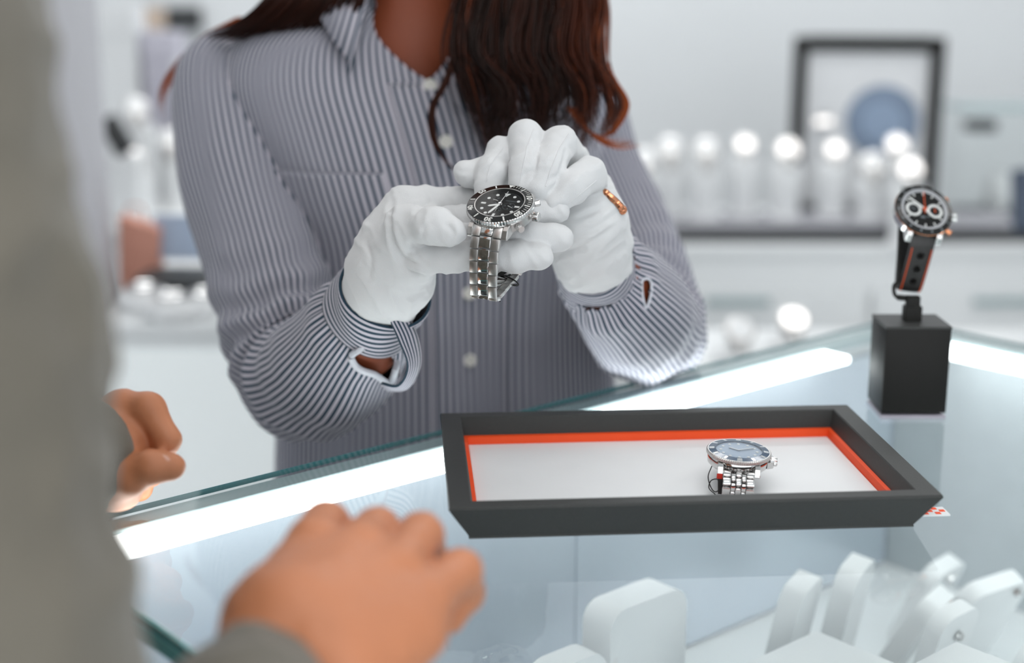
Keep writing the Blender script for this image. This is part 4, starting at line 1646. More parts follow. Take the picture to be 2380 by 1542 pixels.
ptsL = [at(600, 135, 1.33), at(540, 212, 1.315), at(562, 400, 1.28), at(618, 620, 1.235), at(665, 790, 1.20), at(712, 872, 1.165), at(775, 850, 1.11), at(834, 768, 1.062), at(868, 718, 1.034)]
radL = [0.038, 0.054, 0.057, 0.052, 0.050, 0.052, 0.050, 0.041, 0.032]
ptsR = [at(1275, 200, 1.385), at(1342, 262, 1.40), at(1405, 420, 1.385), at(1480, 600, 1.335), at(1505, 715, 1.285), at(1505, 765, 1.225), at(1475, 725, 1.15), at(1415, 660, 1.095), at(1388, 628, 1.07)]
radR = [0.040, 0.048, 0.043, 0.044, 0.047, 0.047, 0.047, 0.040, 0.030]

# ---- body: head, neck, chest, arms, legs in one surface
HC = Vector((-0.10, 1.335, CAMZ + 0.205))
EXT, EFT = EX, EF
SR, EL_R, WRR = at(535, 190, 1.315), at(690, 885, 1.19), at(898, 668, 1.0)
SL, EL_L, WRL = at(1345, 270, 1.395), at(1505, 765, 1.25), at(1374, 580, 1.03)
hipc = Vector((-0.045, 1.335, CAMZ - 0.60))
neck0 = Vector((-0.10, 1.345, CAMZ))
ch = [
    ([HC + Vector((0, 0, 0.045)), HC + Vector((0, 0, -0.03))], [0.085, 0.072], 0.02),
    ([HC + EF * 0.02 + Vector((0, 0, -0.04)), HC + EF * 0.055 + Vector((0, 0, -0.095))], [0.06, 0.022], 0.03),
    ([HC + EF * 0.085 + Vector((0, 0, 0.0)), HC + EF * 0.105 + Vector((0, 0, -0.032))], [0.008, 0.011], 0.008),
    ([HC + EX * 0.08 + Vector((0, 0, 0.01)), HC + EX * 0.083 + Vector((0, 0, -0.03))], [0.013, 0.010], 0.006),
    ([HC - EX * 0.08 + Vector((0, 0, 0.01)), HC - EX * 0.083 + Vector((0, 0, -0.03))], [0.013, 0.010], 0.006),
    ([HC + Vector((0, 0, -0.06)), neck0 + EF * 0.005 + Vector((0, 0, 0.0)), neck0 + EF * 0.028 + Vector((0, 0, -0.055))], [0.05, 0.046, 0.044], 0.03),
    ([neck0 + EF * 0.03 + Vector((0, 0, -0.07)), neck0 + EF * 0.035 + Vector((0, 0, -0.19)), hipc], [0.050, 0.062, 0.085], 0.05),
    ([neck0 + EX * 0.07 + Vector((0, 0, -0.13)), hipc + EX * 0.05], [0.062, 0.07], 0.04),
    ([neck0 - EX * 0.07 + Vector((0, 0, -0.13)), hipc - EX * 0.05], [0.062, 0.07], 0.04),
    ([neck0 + EX * 0.04 + Vector((0, 0, -0.06)), SL], [0.026, 0.030], 0.02),
    ([neck0 - EX * 0.04 + Vector((0, 0, -0.06)), SR], [0.026, 0.030], 0.02),
    ([SR] + ptsL[2:] + [WRR], [0.036, 0.036, 0.033, 0.030, 0.031, 0.035, 0.034, 0.026, 0.021], 0.02),
    ([SL] + ptsR[2:] + [WRL], [0.034, 0.031, 0.029, 0.028, 0.030, 0.035, 0.035, 0.026, 0.021], 0.02),
    ([hipc + EX * 0.08, hipc + EX * 0.085 + Vector((0, 0, -0.32)), hipc + EX * 0.085 + Vector((0, 0, -0.66))], [0.085, 0.055, 0.038], 0.03),
    ([hipc - EX * 0.08, hipc - EX * 0.085 + Vector((0, 0, -0.32)), hipc - EX * 0.085 + Vector((0, 0, -0.66))], [0.085, 0.055, 0.038], 0.03),
]
ch = [(loc(c[0]), c[1], c[2], 0.01) for c in ch]
body = blend_obj('body', ch, 0.006, M_skin, woman, it=2)
for sx in (-1, 1):
    bm = bmesh.new()
    bmesh.ops.create_uvsphere(bm, u_segments=16, v_segments=10, radius=0.0125, matrix=Matrix.Translation(WI @ (HC + EF * 0.076 + EX * 0.032 * sx + Vector((0, 0, 0.0)))))
    fin('eye', bm, M_eye, woman, smooth=True)
bm = bmesh.new()
lp = [HC + EF * (0.088 - 0.012 * abs(t)) + EX * 0.024 * t + Vector((0, 0, -0.062)) for t in (-1, -0.6, -0.2, 0.2, 0.6, 1)]
tube(bm, loc(lp), [0.002, 0.005, 0.006, 0.006, 0.005, 0.002], 8)
fin('lips', bm, M_lips, woman, smooth=True)
leg = [([hipc + Vector((0, 0, 0.03)) + EX * 0.06, hipc - EX * 0.06 + Vector((0, 0, 0.03))], [0.1, 0.1], 0.03)]
for sx in (-1, 1):
    q = hipc + EX * 0.085 * sx
    leg.append(([q, q + Vector((0, 0, -0.34)), Vector((q.x, q.y, 0.06))], [0.10, 0.075, 0.06], 0.03))
blend_obj('trousers', [(loc(c[0]), c[1], c[2], 0.02) for c in leg], 0.008, M_trouser, woman)
for sx in (-1, 1):
    q = hipc + EX * 0.085 * sx
    q.z = 0.0
    f0, f1 = q - EF * 0.03 + Vector((0, 0, 0.04)), q + EF * 0.13 + Vector((0, 0, 0.028))
    blend_obj('shoe', [(loc([f0, f1]), [0.038, 0.027], 0.01)], 0.006, M_blackm, woman)

# ---- shirt
shirt = panel('shirt', -math.pi, math.pi, -0.66, 0, NT, NH, 0.0, woman, M_shirt, hfun=rim)
tag(shirt, 'blue and white striped cotton shirt')
PL = panel('placket', math.radians(-8), math.radians(8), -0.66, -0.08, 14, 90, 0.0022, shirt, M_shirt, thick=0.0012, ush=0.35,
           hfun=lambda t: rim(0) - 0.003)
# stitched chest pocket
panel('pocket', math.radians(-62), math.radians(-16), -0.30, -0.153, 40, 30, 0.0025, shirt, M_shirt, thick=0.001, ush=0.45)


def flat_button(p, n, parent, r=0.0058):
    bm = bmesh.new()
    mt = Matrix.Translation(WI @ p) @ Vector((0, 0, 1)).rotation_difference(n).to_matrix().to_4x4()
    lathe(bm, [(0, 0.0012), (r * 0.6, 0.0012), (r * 0.72, 0.0022), (r, 0.0018), (r, 0.0)], 20, mt)
    fin('button', bm, M_button, parent, smooth=True)


for h in (-0.082, -0.128, -0.195, -0.262, -0.325, -0.395, -0.47):
    p = torso_pt(0, h, 0.004)
    n = (torso_pt(0, h, 0.01) - torso_pt(0, h, 0.0)).normalized()
    flat_button(p, n, shirt)

# collar: stand and folded leaf with two points
cv, cf, cuv = [], [], []
NC = 90
T0 = math.radians(15)
for i in range(NC + 1):
    t = T0 + (2 * math.pi - 2 * T0) * i / NC
    tt = t if t <= math.pi else t - 2 * math.pi
    front = max(0.0, 1 - (min(t, 2 * math.pi - t) - T0) / 1.1)
    hb = rim(tt)
    base = torso_pt(tt, hb, 0.001)
    out = (EX * math.sin(tt) + EF * math.cos(tt)).normalized()
    top = base + Vector((0, 0, 0.024 + 0.006 * (1 - front))) - out * 0.002
    sidew = EX * (1 if tt > 0 else -1)
    fold_ = top + out * 0.006 + Vector((0, 0, 0.001))
    ln = 0.036 + 0.040 * front ** 2
    tip = fold_ + out * (0.020 + 0.022 * front) + sidew * 0.018 * front ** 2 + Vector((0, 0, -1)) * ln
    mid = fold_.lerp(tip, 0.5) + out * 0.004
    for r_, q in enumerate((base, base.lerp(top, 0.5), top, fold_, mid, tip)):
        cv.append(WI @ q)
        cuv.append((i * 0.9, r_))
for i in range(NC):
    for r_ in range(5):
        a = i * 6 + r_
        cf.append((a, a + 6, a + 7, a + 1))
co = meshobj('collar', cv, cf, M_shirt, shirt, uvs=cuv)
md = co.modifiers.new('cloth', 'SOLIDIFY')
md.thickness = 0.0016
md.offset = 0


# ---- sleeves
def sleeve(name, pts, radii, nstripe, folds, parent, nu=220, nv=110, hole=None, ecc=None):
    P = catmull(pts, 24)
    rr = []
    m = len(pts) - 1
    for i in range(len(P)):
        f = i / (len(P) - 1) * m
        k = min(int(f), m - 1)
        t = f - k
        t = t * t * (3 - 2 * t)
        rr.append(radii[k] * (1 - t) + radii[k + 1] * t)
    # resample evenly
    L = [0.0]
    for i in range(1, len(P)):
        L.append(L[-1] + (P[i] - P[i - 1]).length)
    vs, uv, fs = [], [], []
    u = None
    for i in range(nu + 1):
        s = L[-1] * i / nu
        k = min(np.searchsorted(L, s), len(P) - 1)
        k = max(k, 1)
        t = (s - L[k - 1]) / max(1e-9, L[k] - L[k - 1])
        p = P[k - 1].lerp(P[k], t)
        r = rr[k - 1] * (1 - t) + rr[k] * t
        tg = (P[min(k + 3, len(P) - 1)] - P[max(k - 4, 0)]).normalized()
        if u is None:
            u = tg.cross(FWD).normalized()
        u = (u - tg * u.dot(tg)).normalized()
        v = tg.cross(u)
        for j in range(nv + 1):
            a = 2 * math.pi * j / nv
            q = folds(i / nu, s, a)
            d = u * math.cos(a) + v * math.sin(a)
            vs.append(WI @ (p + d * (r + q)))
            uv.append((nstripe * j / nv, s / STR))
    for i in range(nu):
        for j in range(nv):
            a = i * (nv + 1) + j
            fs.append((a, a + 1, a + nv + 2, a + nv + 1))
    return vs, fs, uv


def fold_fn(seed, s_el, w_el, amp=0.0045):
    def f(f_, s, a):
        e = math.exp(-((s - s_el) / w_el) ** 2)
        q = noise.noise(Vector((math.cos(a) * 1.6 + seed, math.sin(a) * 1.6, s * 9))) * amp
        q += noise.noise(Vector((math.cos(a) * 3.2, math.sin(a) * 3.2 + seed, s * 30))) * amp * 0.5 * (0.4 + e)
        ph = s * 170 + 2.2 * math.sin(a * 2 + seed) + 3 * noise.noise(Vector((math.cos(a), math.sin(a) + seed, s * 8)))
        q += amp * 1.0 * e * math.sin(ph)
        fin_ = max(0, (f_ - 0.93) / 0.07)           # gathers where the cloth runs into the cuff
        q += 0.0022 * math.sin(a * 22 + seed) * fin_ * (1 - 0.4 * fin_)
        return q
    return f


def project(p):
    d = Vector(p) - CAM
    z = d.dot(FWD)
    return (1190 + FPX * d.dot(RIGHT) / z, 771 - FPX * d.dot(UP) / z)


def inside(pt, poly):
    x, y = pt
    c = False
    j = len(poly) - 1
    for i in range(len(poly)):
        xi, yi = poly[i]
        xj, yj = poly[j]
        if (yi > y) != (yj > y) and x < (xj - xi) * (y - yi) / (yj - yi) + xi:
            c = not c
        j = i
    return c


from mathutils.bvhtree import BVHTree


def drop(bvh, px, py):
    """the point of a surface that lies at this place of the photograph"""
    o = WI @ CAM
    d = (at(px, py, 1) - CAM).normalized()
    h = bvh.ray_cast(o, d)
    return h[0]


def make_sleeve(pts, radii, nstripe, folds, poly, label, hem=0.0026):
    vs, fs, uv = sleeve('sleeve', pts, radii, nstripe, folds, shirt)
    if poly:
        bvh = BVHTree.FromPolygons([tuple(v) for v in vs], fs)
        edge = [drop(bvh, *q) for q in poly]
        edge = [e for e in edge if e is not None]
        W = Matrix.Translation(Vector(woman.location))
        org = WI @ CAM
        keep = []
        for f in fs:
            c = sum((vs[i] for i in f), Vector()) / 4
            n = (vs[f[1]] - vs[f[0]]).cross(vs[f[3]] - vs[f[0]])
            hit = bvh.ray_cast(org, (c - org).normalized())[0]
            if hit is not None and (hit - c).length < 0.012 and inside(project(W @ c), poly):
                continue
            keep.append(f)
        fs = keep
    o = meshobj('sleeve', vs, fs, M_shirt, shirt, uvs=uv)
    md = o.modifiers.new('cloth', 'SOLIDIFY')
    md.thickness = 0.0012
    md.offset = -1
    tag(o, label)
    if poly and len(edge) > 4:
        bm = bmesh.new()
        tube(bm, catmull(edge, 4, closed=True), hem, 8, closed=True)
        fin('slit_hem', bm, mat('white_hem', (206, 208, 216), 0.85, var=0.08, scale=200), o, smooth=True)
    return o


polyL = [(818, 826), (850, 808), (882, 794), (902, 808), (922, 842), (934, 872), (905, 890), (872, 872), (842, 862), (824, 848)]
make_sleeve(ptsL, radL, 60, fold_fn(1.7, 0.325, 0.065, 0.0042), polyL, 'left sleeve in the photo, bent at the elbow')
polyR = [(1492, 655), (1504, 648), (1514, 658), (1512, 690), (1502, 716), (1494, 692)]
make_sleeve(ptsR, radR, 60, fold_fn(5.2, 0.30, 0.085, 0.0042), polyR, 'right sleeve in the photo, bent at the elbow', 0.0011)


def cuff(pts, r0, r1, label, tail=None):
    """band whose stripes run round the wrist"""
    P = catmull(pts, 8)
    nv = 72
    vs, uv, fs = [], [], []
    u = None
    s = 0
    for i, p in enumerate(P):
        tg = (P[min(i + 1, len(P) - 1)] - P[max(i - 1, 0)]).normalized()
        if i:
            s += (P[i] - P[i - 1]).length
        if u is None:
            u = tg.cross(FWD).normalized()
        u = (u - tg * u.dot(tg)).normalized()
        v = tg.cross(u)
        r = r0 + (r1 - r0) * i / (len(P) - 1)
        for j in range(nv + 1):
            a = 2 * math.pi * j / nv
            rr_ = r + 0.0012 * math.sin(3 * a + i * 0.3)
            vs.append(WI @ (p + (u * math.cos(a) + v * math.sin(a)) * rr_))
            uv.append((s / 0.0052, a))
    for i in range(len(P) - 1):
        for j in range(nv):
            a = i * (nv + 1) + j
            fs.append((a, a + 1, a + nv + 2, a + nv + 1))
    o = meshobj('cuff', vs, fs, M_shirt, shirt, uvs=uv)
    md = o.modifiers.new('cloth', 'SOLIDIFY')
    md.thickness = 0.002
    md.offset = 0
    tag(o, label)
    return o, BVHTree.FromPolygons([tuple(v) for v in vs], fs)


cl, bv = cuff([at(862, 728, 1.038), at(882, 698, 1.02), at(898, 668, 1.004)], 0.0345, 0.0325, 'buttoned cuff of the left sleeve in the photo')
q = drop(bv, 888, 738)
if q is not None:
    W_ = Matrix.Translation(Vector(woman.location))
    flat_button(W_ @ q - FWD * 0.0012, (-FWD + UP * -0.2).normalized(), cl, 0.0052)
cr_, bv2 = cuff([at(1398, 650, 1.09), at(1388, 628, 1.07), at(1378, 600, 1.045)], 0.0315, 0.0275, 'cuff of the right sleeve in the photo')

# loose cuff end curling away below the button
vs, fs, uv = [], [], []
edge_a = catmull([at(905, 745, 0.985), at(925, 792, 0.99), at(945, 850, 1.0), at(925, 893, 1.01), at(888, 888, 1.02)], 6)
edge_b = catmull([at(950, 745, 1.0), at(968, 790, 1.01), at(972, 850, 1.02), at(945, 900, 1.035), at(900, 905, 1.045)], 6)
for i in range(len(edge_a)):
    for k in range(5):
        t = k / 4
        p = edge_a[i].lerp(edge_b[i], t) - FWD * 0.004 * math.sin(math.pi * t)
        vs.append(WI @ p)
        uv.append((t * 5.5, i * 0.2))
for i in range(len(edge_a) - 1):
    for k in range(4):
        a = i * 5 + k
        fs.append((a, a + 1, a + 6, a + 5))
fl = meshobj('cuff_flap', vs, fs, M_shirt, cl, uvs=uv)
md = fl.modifiers.new('cloth', 'SOLIDIFY')
md.thickness = 0.002

# ---- gloves
def glove(name, chains, label, seed, seams, fd, creases):
    fd = fd.normalized()
    fe = fd.cross(FWD).normalized()
    ff = fd.cross(fe)
    cs = [(loc(c[0]), c[1], c[2], c[3] if len(c) > 3 else 0.004) for c in chains]
    V, F = blend_mesh(cs, 0.0013)
    V = relax(V, F, 2)
    N = vnormals(V, F)
    for i in range(len(V)):
        p = Vector(V[i])
        a = noise.noise(p * 42 + Vector((seed, 0, 0)))
        b = noise.noise(Vector((p.x * 120, p.y * 90, p.z * 150)) + Vector((0, seed, 0)))
        q = Vector((p.dot(fd) * 95, p.dot(fe) * 20, p.dot(ff) * 20)) + Vector((seed, seed, 0))
        q += Vector((a, b, 0)) * 0.5
        cr = 1 - abs(noise.noise(q)) * 3.0
        V[i] += N[i] * (0.0010 * (0.5 - abs(a) * 2) + 0.0004 * b + 0.0011 * max(0, cr) ** 1.5)
    V = relax(V, F, 1, 0.6)
    bvh = BVHTree.FromPolygons([tuple(v) for v in V], F.tolist())
    N = vnormals(V, F)
    disp = np.zeros(len(V))
    for sp_, dep, sg in creases:          # folds pressed into the cloth
        q = [drop(bvh, p.x, p.y) for p in catmull([Vector((a_, b_, 0)) for a_, b_ in sp_], 14)]
        q = [p for p in q if p is not None]
        fade = [math.sin(math.pi * (i_ + 0.5) / len(q)) ** 0.4 for i_ in range(len(q))]
        Q = np.array([list(p) for p in q])
        d2 = ((V[:, None, :] - Q[None, :, :]) ** 2).sum(2)
        k_ = d2.argmin(1)
        d_ = np.sqrt(d2.min(1))
        disp += np.array(fade)[k_] * (-dep * np.exp(-(d_ / sg) ** 2) + 0.45 * dep * np.exp(-((d_ - 2.4 * sg) / (1.2 * sg)) ** 2))
    V = V + N * disp[:, None]
    V = relax(V, F, 1, 0.4)
    o = meshobj(name, V, F.tolist(), M_glove, woman)
    tag(o, label)
    bvh = BVHTree.FromPolygons([tuple(v) for v in V], F.tolist())
    for sp in seams:
        pp = []
        for a in range(len(sp) - 1):
            for t in range(6):
                h = drop(bvh, sp[a][0] + (sp[a + 1][0] - sp[a][0]) * t / 6, sp[a][1] + (sp[a + 1][1] - sp[a][1]) * t / 6)
                if h is not None:
                    pp.append(h)
        pp = [q for i, q in enumerate(pp) if i == 0 or 0.0005 < (q - pp[i - 1]).length < 0.012]
        if len(pp) > 4:
            bm = bmesh.new()
            tube(bm, catmull(pp, 2), 0.0005, 6)
            fin('seam', bm, M_glove, o, smooth=True)
    return o


GR = [
    ([at(880, 698, 1.015), at(905, 640, 0.992), at(932, 570, 0.978)], [0.0285, 0.0295, 0.026], 0.012, 0.01),
    ([at(915, 625, 0.980), at(990, 600, 0.952)], [0.022, 0.0120], 0.010),
    ([at(915, 605, 0.980), at(990, 562, 0.963)], [0.022, 0.0125], 0.010),
    ([at(915, 585, 0.985), at(990, 522, 0.981)], [0.022, 0.0125], 0.010),
    ([at(915, 545, 0.990), at(940, 482, 0.990), at(990, 474, 0.998)], [0.020, 0.0145, 0.0125], 0.010),
    ([at(990, 600, 0.952), at(1105, 597, 0.940), at(1200, 596, 0.940), at(1254, 596, 0.942)], [0.0108, 0.0100, 0.0094, 0.0086], 0.0022),
    ([at(990, 562, 0.963), at(1120, 552, 0.956), at(1230, 553, 0.951), at(1300, 552, 0.951)], [0.0112, 0.0102, 0.0098, 0.0088], 0.0022),
    ([at(990, 522, 0.981), at(1120, 510, 0.973), at(1232, 494, 0.963), at(1294, 490, 0.962)], [0.0112, 0.0102, 0.0098, 0.0086], 0.0022),
    ([at(990, 474, 0.998), at(1070, 472, 0.998), at(1130, 470, 0.995)], [0.0118, 0.0112, 0.0095], 0.0022),
    ([at(918, 590, 0.965), at(948, 522, 0.945), at(1010, 526, 0.926), at(1050, 540, 0.922)], [0.0165, 0.0130, 0.0108, 0.0090], 0.0040, 0.006),
]
glove('glove', GR, 'white cotton glove carrying the watch on its fingers', 0.0, [], RIGHT * 0.8 + UP * 0.5,
      [([(912, 468), (905, 515), (915, 562), (942, 603), (1000, 624)], 0.0026, 0.0020), ([(1004, 468), (972, 488), (952, 512)], 0.0012, 0.0016), ([(958, 566), (975, 600), (1008, 612)], 0.0014, 0.0015),
       ([(985, 640), (950, 628), (925, 600)], 0.0014, 0.0016), ([(1040, 522), (1052, 540), (1050, 560)], 0.0010, 0.0013), ([(850, 560), (862, 600), (858, 640)], 0.0010, 0.0020), ([(1000, 520), (985, 535), (982, 552)], 0.0009, 0.0013)])
GL = [
    ([at(1376, 592, 1.046), at(1372, 560, 1.028), at(1368, 500, 1.012)], [0.0305, 0.0275, 0.024], 0.012, 0.01),
    ([at(1365, 520, 1.015), at(1250, 400, 1.030)], [0.022, 0.0125], 0.010),
    ([at(1365, 520, 1.015), at(1285, 365, 1.030)], [0.022, 0.0125], 0.010),
    ([at(1368, 520, 1.015), at(1330, 375, 1.025)], [0.022, 0.0125], 0.010),
    ([at(1372, 520, 1.012), at(1372, 430, 1.015)], [0.022, 0.0125], 0.010),
    ([at(1250, 400, 1.030), at(1168, 358, 0.992), at(1142, 402, 0.974), at(1132, 446, 0.968)], [0.0122, 0.0108, 0.0102, 0.0092], 0.0022),
    ([at(1285, 365, 1.030), at(1222, 321, 0.985), at(1220, 388, 0.966), at(1210, 436, 0.962)], [0.0125, 0.0112, 0.0100, 0.0088], 0.0022),
    ([at(1330, 375, 1.025), at(1300, 332, 0.985), at(1276, 392, 0.964), at(1250, 440, 0.960)], [0.0125, 0.0112, 0.0102, 0.0088], 0.0022),
    ([at(1372, 430, 1.015), at(1370, 405, 0.985), at(1328, 436, 0.964), at(1290, 470, 0.962)], [0.0125, 0.0112, 0.0105, 0.0090], 0.0022),
    ([at(1300, 470, 1.020), at(1190, 410, 1.005), at(1120, 404, 0.988), at(1083, 402, 0.982)], [0.015, 0.0118, 0.0102, 0.0092], 0.0030),
]
glove('glove', GL, 'white cotton glove with bent fingers steadying the watch from above', 9.0,
      [[(1240, 300), (1226, 340), (1214, 395), (1204, 440)], [(1322, 312), (1298, 350), (1278, 400), (1266, 440)], [(1168, 345), (1140, 385), (1128, 430)],
       [(1386, 420), (1350, 450), (1312, 480)]], UP * 0.9 - RIGHT * 0.5,
      [([(1300, 590), (1360, 572), (1425, 528)], 0.0020, 0.0020), ([(1335, 548), (1385, 528), (1432, 498)], 0.0014, 0.0018), ([(1345, 505), (1390, 488), (1420, 470)], 0.0012, 0.0016),
       ([(1212, 425), (1222, 405), (1238, 395)], 0.0010, 0.0013), ([(1262, 430), (1280, 415), (1300, 408)], 0.0010, 0.0013), ([(1316, 345), (1306, 385), (1292, 420)], 0.0012, 0.0014), ([(1245, 320), (1246, 370), (1240, 415)], 0.0010, 0.0013),
       ([(1060, 392), (1075, 400), (1092, 396)], 0.0006, 0.0012)])

# bangle glinting past the edge of the right-hand glove
bg = empty('bangle', 'slim rose gold bangle on the wrist at the edge of the glove', 'bracelet', at(1398, 500, 1.03))
bm = bmesh.new()
lpt = [at(1400, 444, 1.0), at(1416, 456, 0.994), at(1432, 470, 0.993), at(1446, 488, 0.998), at(1440, 510, 1.05), at(1390, 515, 1.075), at(1352, 470, 1.07), at(1376, 444, 1.04)]
tube(bm, [q - Vector(bg.location) for q in catmull(lpt, 8, closed=True)], 0.0026, 8, closed=True)
fin('hoop', bm, M_gold, bg, smooth=True)
bm = bmesh.new()
bmesh.ops.create_uvsphere(bm, u_segments=14, v_segments=8, radius=0.0036, matrix=Matrix.Translation(at(1446, 488, 0.996) - Vector(bg.location)))
fin('bead', bm, M_gold, bg, smooth=True)

# ---- hair
def strands(name, specs, parent, label):
    vs, fs, tone = [], [], []
    for pts, r, tn in specs:
        P = catmull(pts, 7)
        m = len(P)
        u = None
        base = len(vs)
        for i, p in enumerate(P):
            t = (P[min(i + 1, m - 1)] - P[max(i - 1, 0)]).normalized()
            if u is None:
                u = t.cross(FWD).normalized()
            u = (u - t * u.dot(t)).normalized()
            v = t.cross(u)
            f = i / (m - 1)
            rr_ = r * (1.0 if f < 0.6 else max(0.12, 1 - (f - 0.6) / 0.4))
            for k in range(3):
                a = 2 * math.pi * k / 3
                vs.append(WI @ (p + (u * math.cos(a) + v * math.sin(a)) * rr_))
                tone.append(tn)
        for i in range(m - 1):
            for k in range(3):
                a = base + i * 3
                fs.append((a + k, a + (k + 1) % 3, a + 3 + (k + 1) % 3, a + 3 + k))
    o = meshobj(name, vs, fs, M_hair, parent)
    at_ = o.data.attributes.new('tone', 'FLOAT', 'POINT')
    at_.data.foreach_set('value', tone)
    return tag(o, label)


rn = random.Random(3)
sp = []
crown = HC + Vector((0, 0, 0.09))
for i in range(950):
    a = rn.random()
    b = rn.random()
    wv = rn.uniform(-1, 1)
    end = rn.uniform(0.75, 1.15)
    z = 1.165 + 0.055 * b
    tn = 0.02 + 0.26 * rn.random() ** 2
    w2_ = 16 * math.sin(a * 23 + 2 * b)
    w3_ = 18 * math.sin(a * 17 + 1.3)
    if a > 0.68:
        tn += 0.60 * (a - 0.68) / 0.32 * rn.random() + 0.10  # outer-edge strands toned lighter: light passing through, put into the colour
    if rn.random() < 0.08:
        tn += 0.3
    j = rn.gauss(0, 9)
    px = lambda f: f
    side = HC + EX * (0.05 + 0.05 * a) + EF * (0.07 * (1 - a)) + Vector((0, 0, -0.02))
    p = [crown + EX * 0.03 * a + EF * 0.03 * (1 - b), side + EX * 0.012,
         at(1110 + 260 * a, -110, z + 0.05) + EX * 0.0,
         at(1062 + 345 * a + j * 0.4, 0, z + 0.025),
         at(1048 + 352 * a + j + 10 * wv + w2_ * 0.6, 120, z + 0.004),
         at(1085 + 335 * a + j * 1.3 - 14 * wv + 25 * a - w2_, 215, z - 0.002 + 0.0004 * w3_),
         at(1112 + 295 * a + j * 1.7 + 10 * wv + w3_, 235 + 120 * end - 20 * a, z)]
    if a > 0.86:
        p[-2] = at(1405 + 45 * rn.random(), 235, z)
        p[-1] = at(1432 - 40 * rn.random(), 300 + 20 * rn.random(), z)
    sp.append((p, 0.0011, min(1, tn)))
for i in range(26):   # the thin loose strand curving over the placket
    j = rn.gauss(0, 3)
    z = 1.17 + 0.01 * rn.random()
    sp.append(([at(1110, -60, z + 0.04), at(1075 + j, 60, z + 0.02), at(1040 + j, 180, z), at(1006 + j, 250, z - 0.002), at(1008 + j, 320, z - 0.002), at(1034 + j * 0.6, 372, z), at(1058 + j * 0.5, 396, z)], 0.0009, 0.15 + 0.2 * rn.random()))
for i in range(22):   # wisps crossing below the lock
    j = rn.gauss(0, 6)
    sp.append(([at(1330 + j, 250, 1.18), at(1372 + j, 312 + j, 1.175), at(1430 + j, 338 + j, 1.18), at(1475 + j * 2, 330 + j, 1.2)], 0.0006, 0.6 + 0.3 * rn.random()))
for i in range(30):   # lighter curl at the outer edge
    j = rn.gauss(0, 4)
    sp.append(([at(1375 + j, -40, 1.22), at(1402 + j, 30, 1.2), at(1392 + j, 120, 1.185), at(1425 + j, 185, 1.18), at(1456 + j, 245, 1.18), at(1425 + j, 305, 1.18), at(1385 + j * 2, 322, 1.185)], 0.0009, 0.6 + 0.35 * rn.random()))
for i in range(520):  # hair lying behind and over the other shoulder
    a = rn.random()
    b = rn.random()
    j = rn.gauss(0, 6)
    z = 1.215 + 0.03 * b
    p = [crown - EX * 0.03 + EF * 0.02 * b, HC - EX * (0.10 + 0.012 * b) + EF * 0.05 * (a - 0.5) + Vector((0, 0, -0.03)), at(690 + 200 * a, -120, z + 0.02), at(630 + 225 * a + j, -20, z),
         at(560 + 265 * a + j, 45 + 15 * b, z + 0.01), at(478 + 300 * a + j, 74 + 24 * math.sin(a * 3) + 14 * b, z + 0.035)]
    sp.append((p, 0.0012, 0.04 + 0.22 * rn.random()))
for i in range(16):   # stray wisps outside the shoulder
    j = rn.gauss(0, 5)
    sp.append(([at(560 + j, 40, 1.30), at(470 + j, 90, 1.30), at(405 + j, 170 + j, 1.30), at(380 + j, 215 + j, 1.30), at(372 + j, 262 + 2 * j, 1.30)], 0.0005, 0.6 + 0.3 * rn.random()))
for i in range(700):  # the rest of the head of hair
    a = rn.uniform(0, 2 * math.pi)
    back = math.cos(a)
    d = EX * math.sin(a) - EF * math.cos(a)
    if back < -0.55:
        continue
    p = [crown + d * 0.02, crown + d * 0.075 + Vector((0, 0, -0.02)), HC + d * 0.10 + Vector((0, 0, 0.0)), HC + d * 0.108 + Vector((0, 0, -0.10)), HC + d * 0.11 + Vector((0, 0, -0.20 - 0.15 * max(0, back)))]
    sp.append((p, 0.0016, 0.1 + 0.25 * rn.random()))
strands('hair', sp, woman, 'long auburn brown hair falling over the shoulder')

# ================================================================== the customer
cust = empty('person', 'customer in olive grey jacket at the left with both hands over the glass counter', 'person', (-0.36, 0.60, 0))
CI = Matrix.Translation(-Vector(cust.location))
CF = Vector((0.7595, 0.65, 0))          # the way the customer faces
CS = Vector((0.65, -0.7595, 0))         # towards the right shoulder


def cl_(c):
    return [CI @ Vector(p) for p in c]


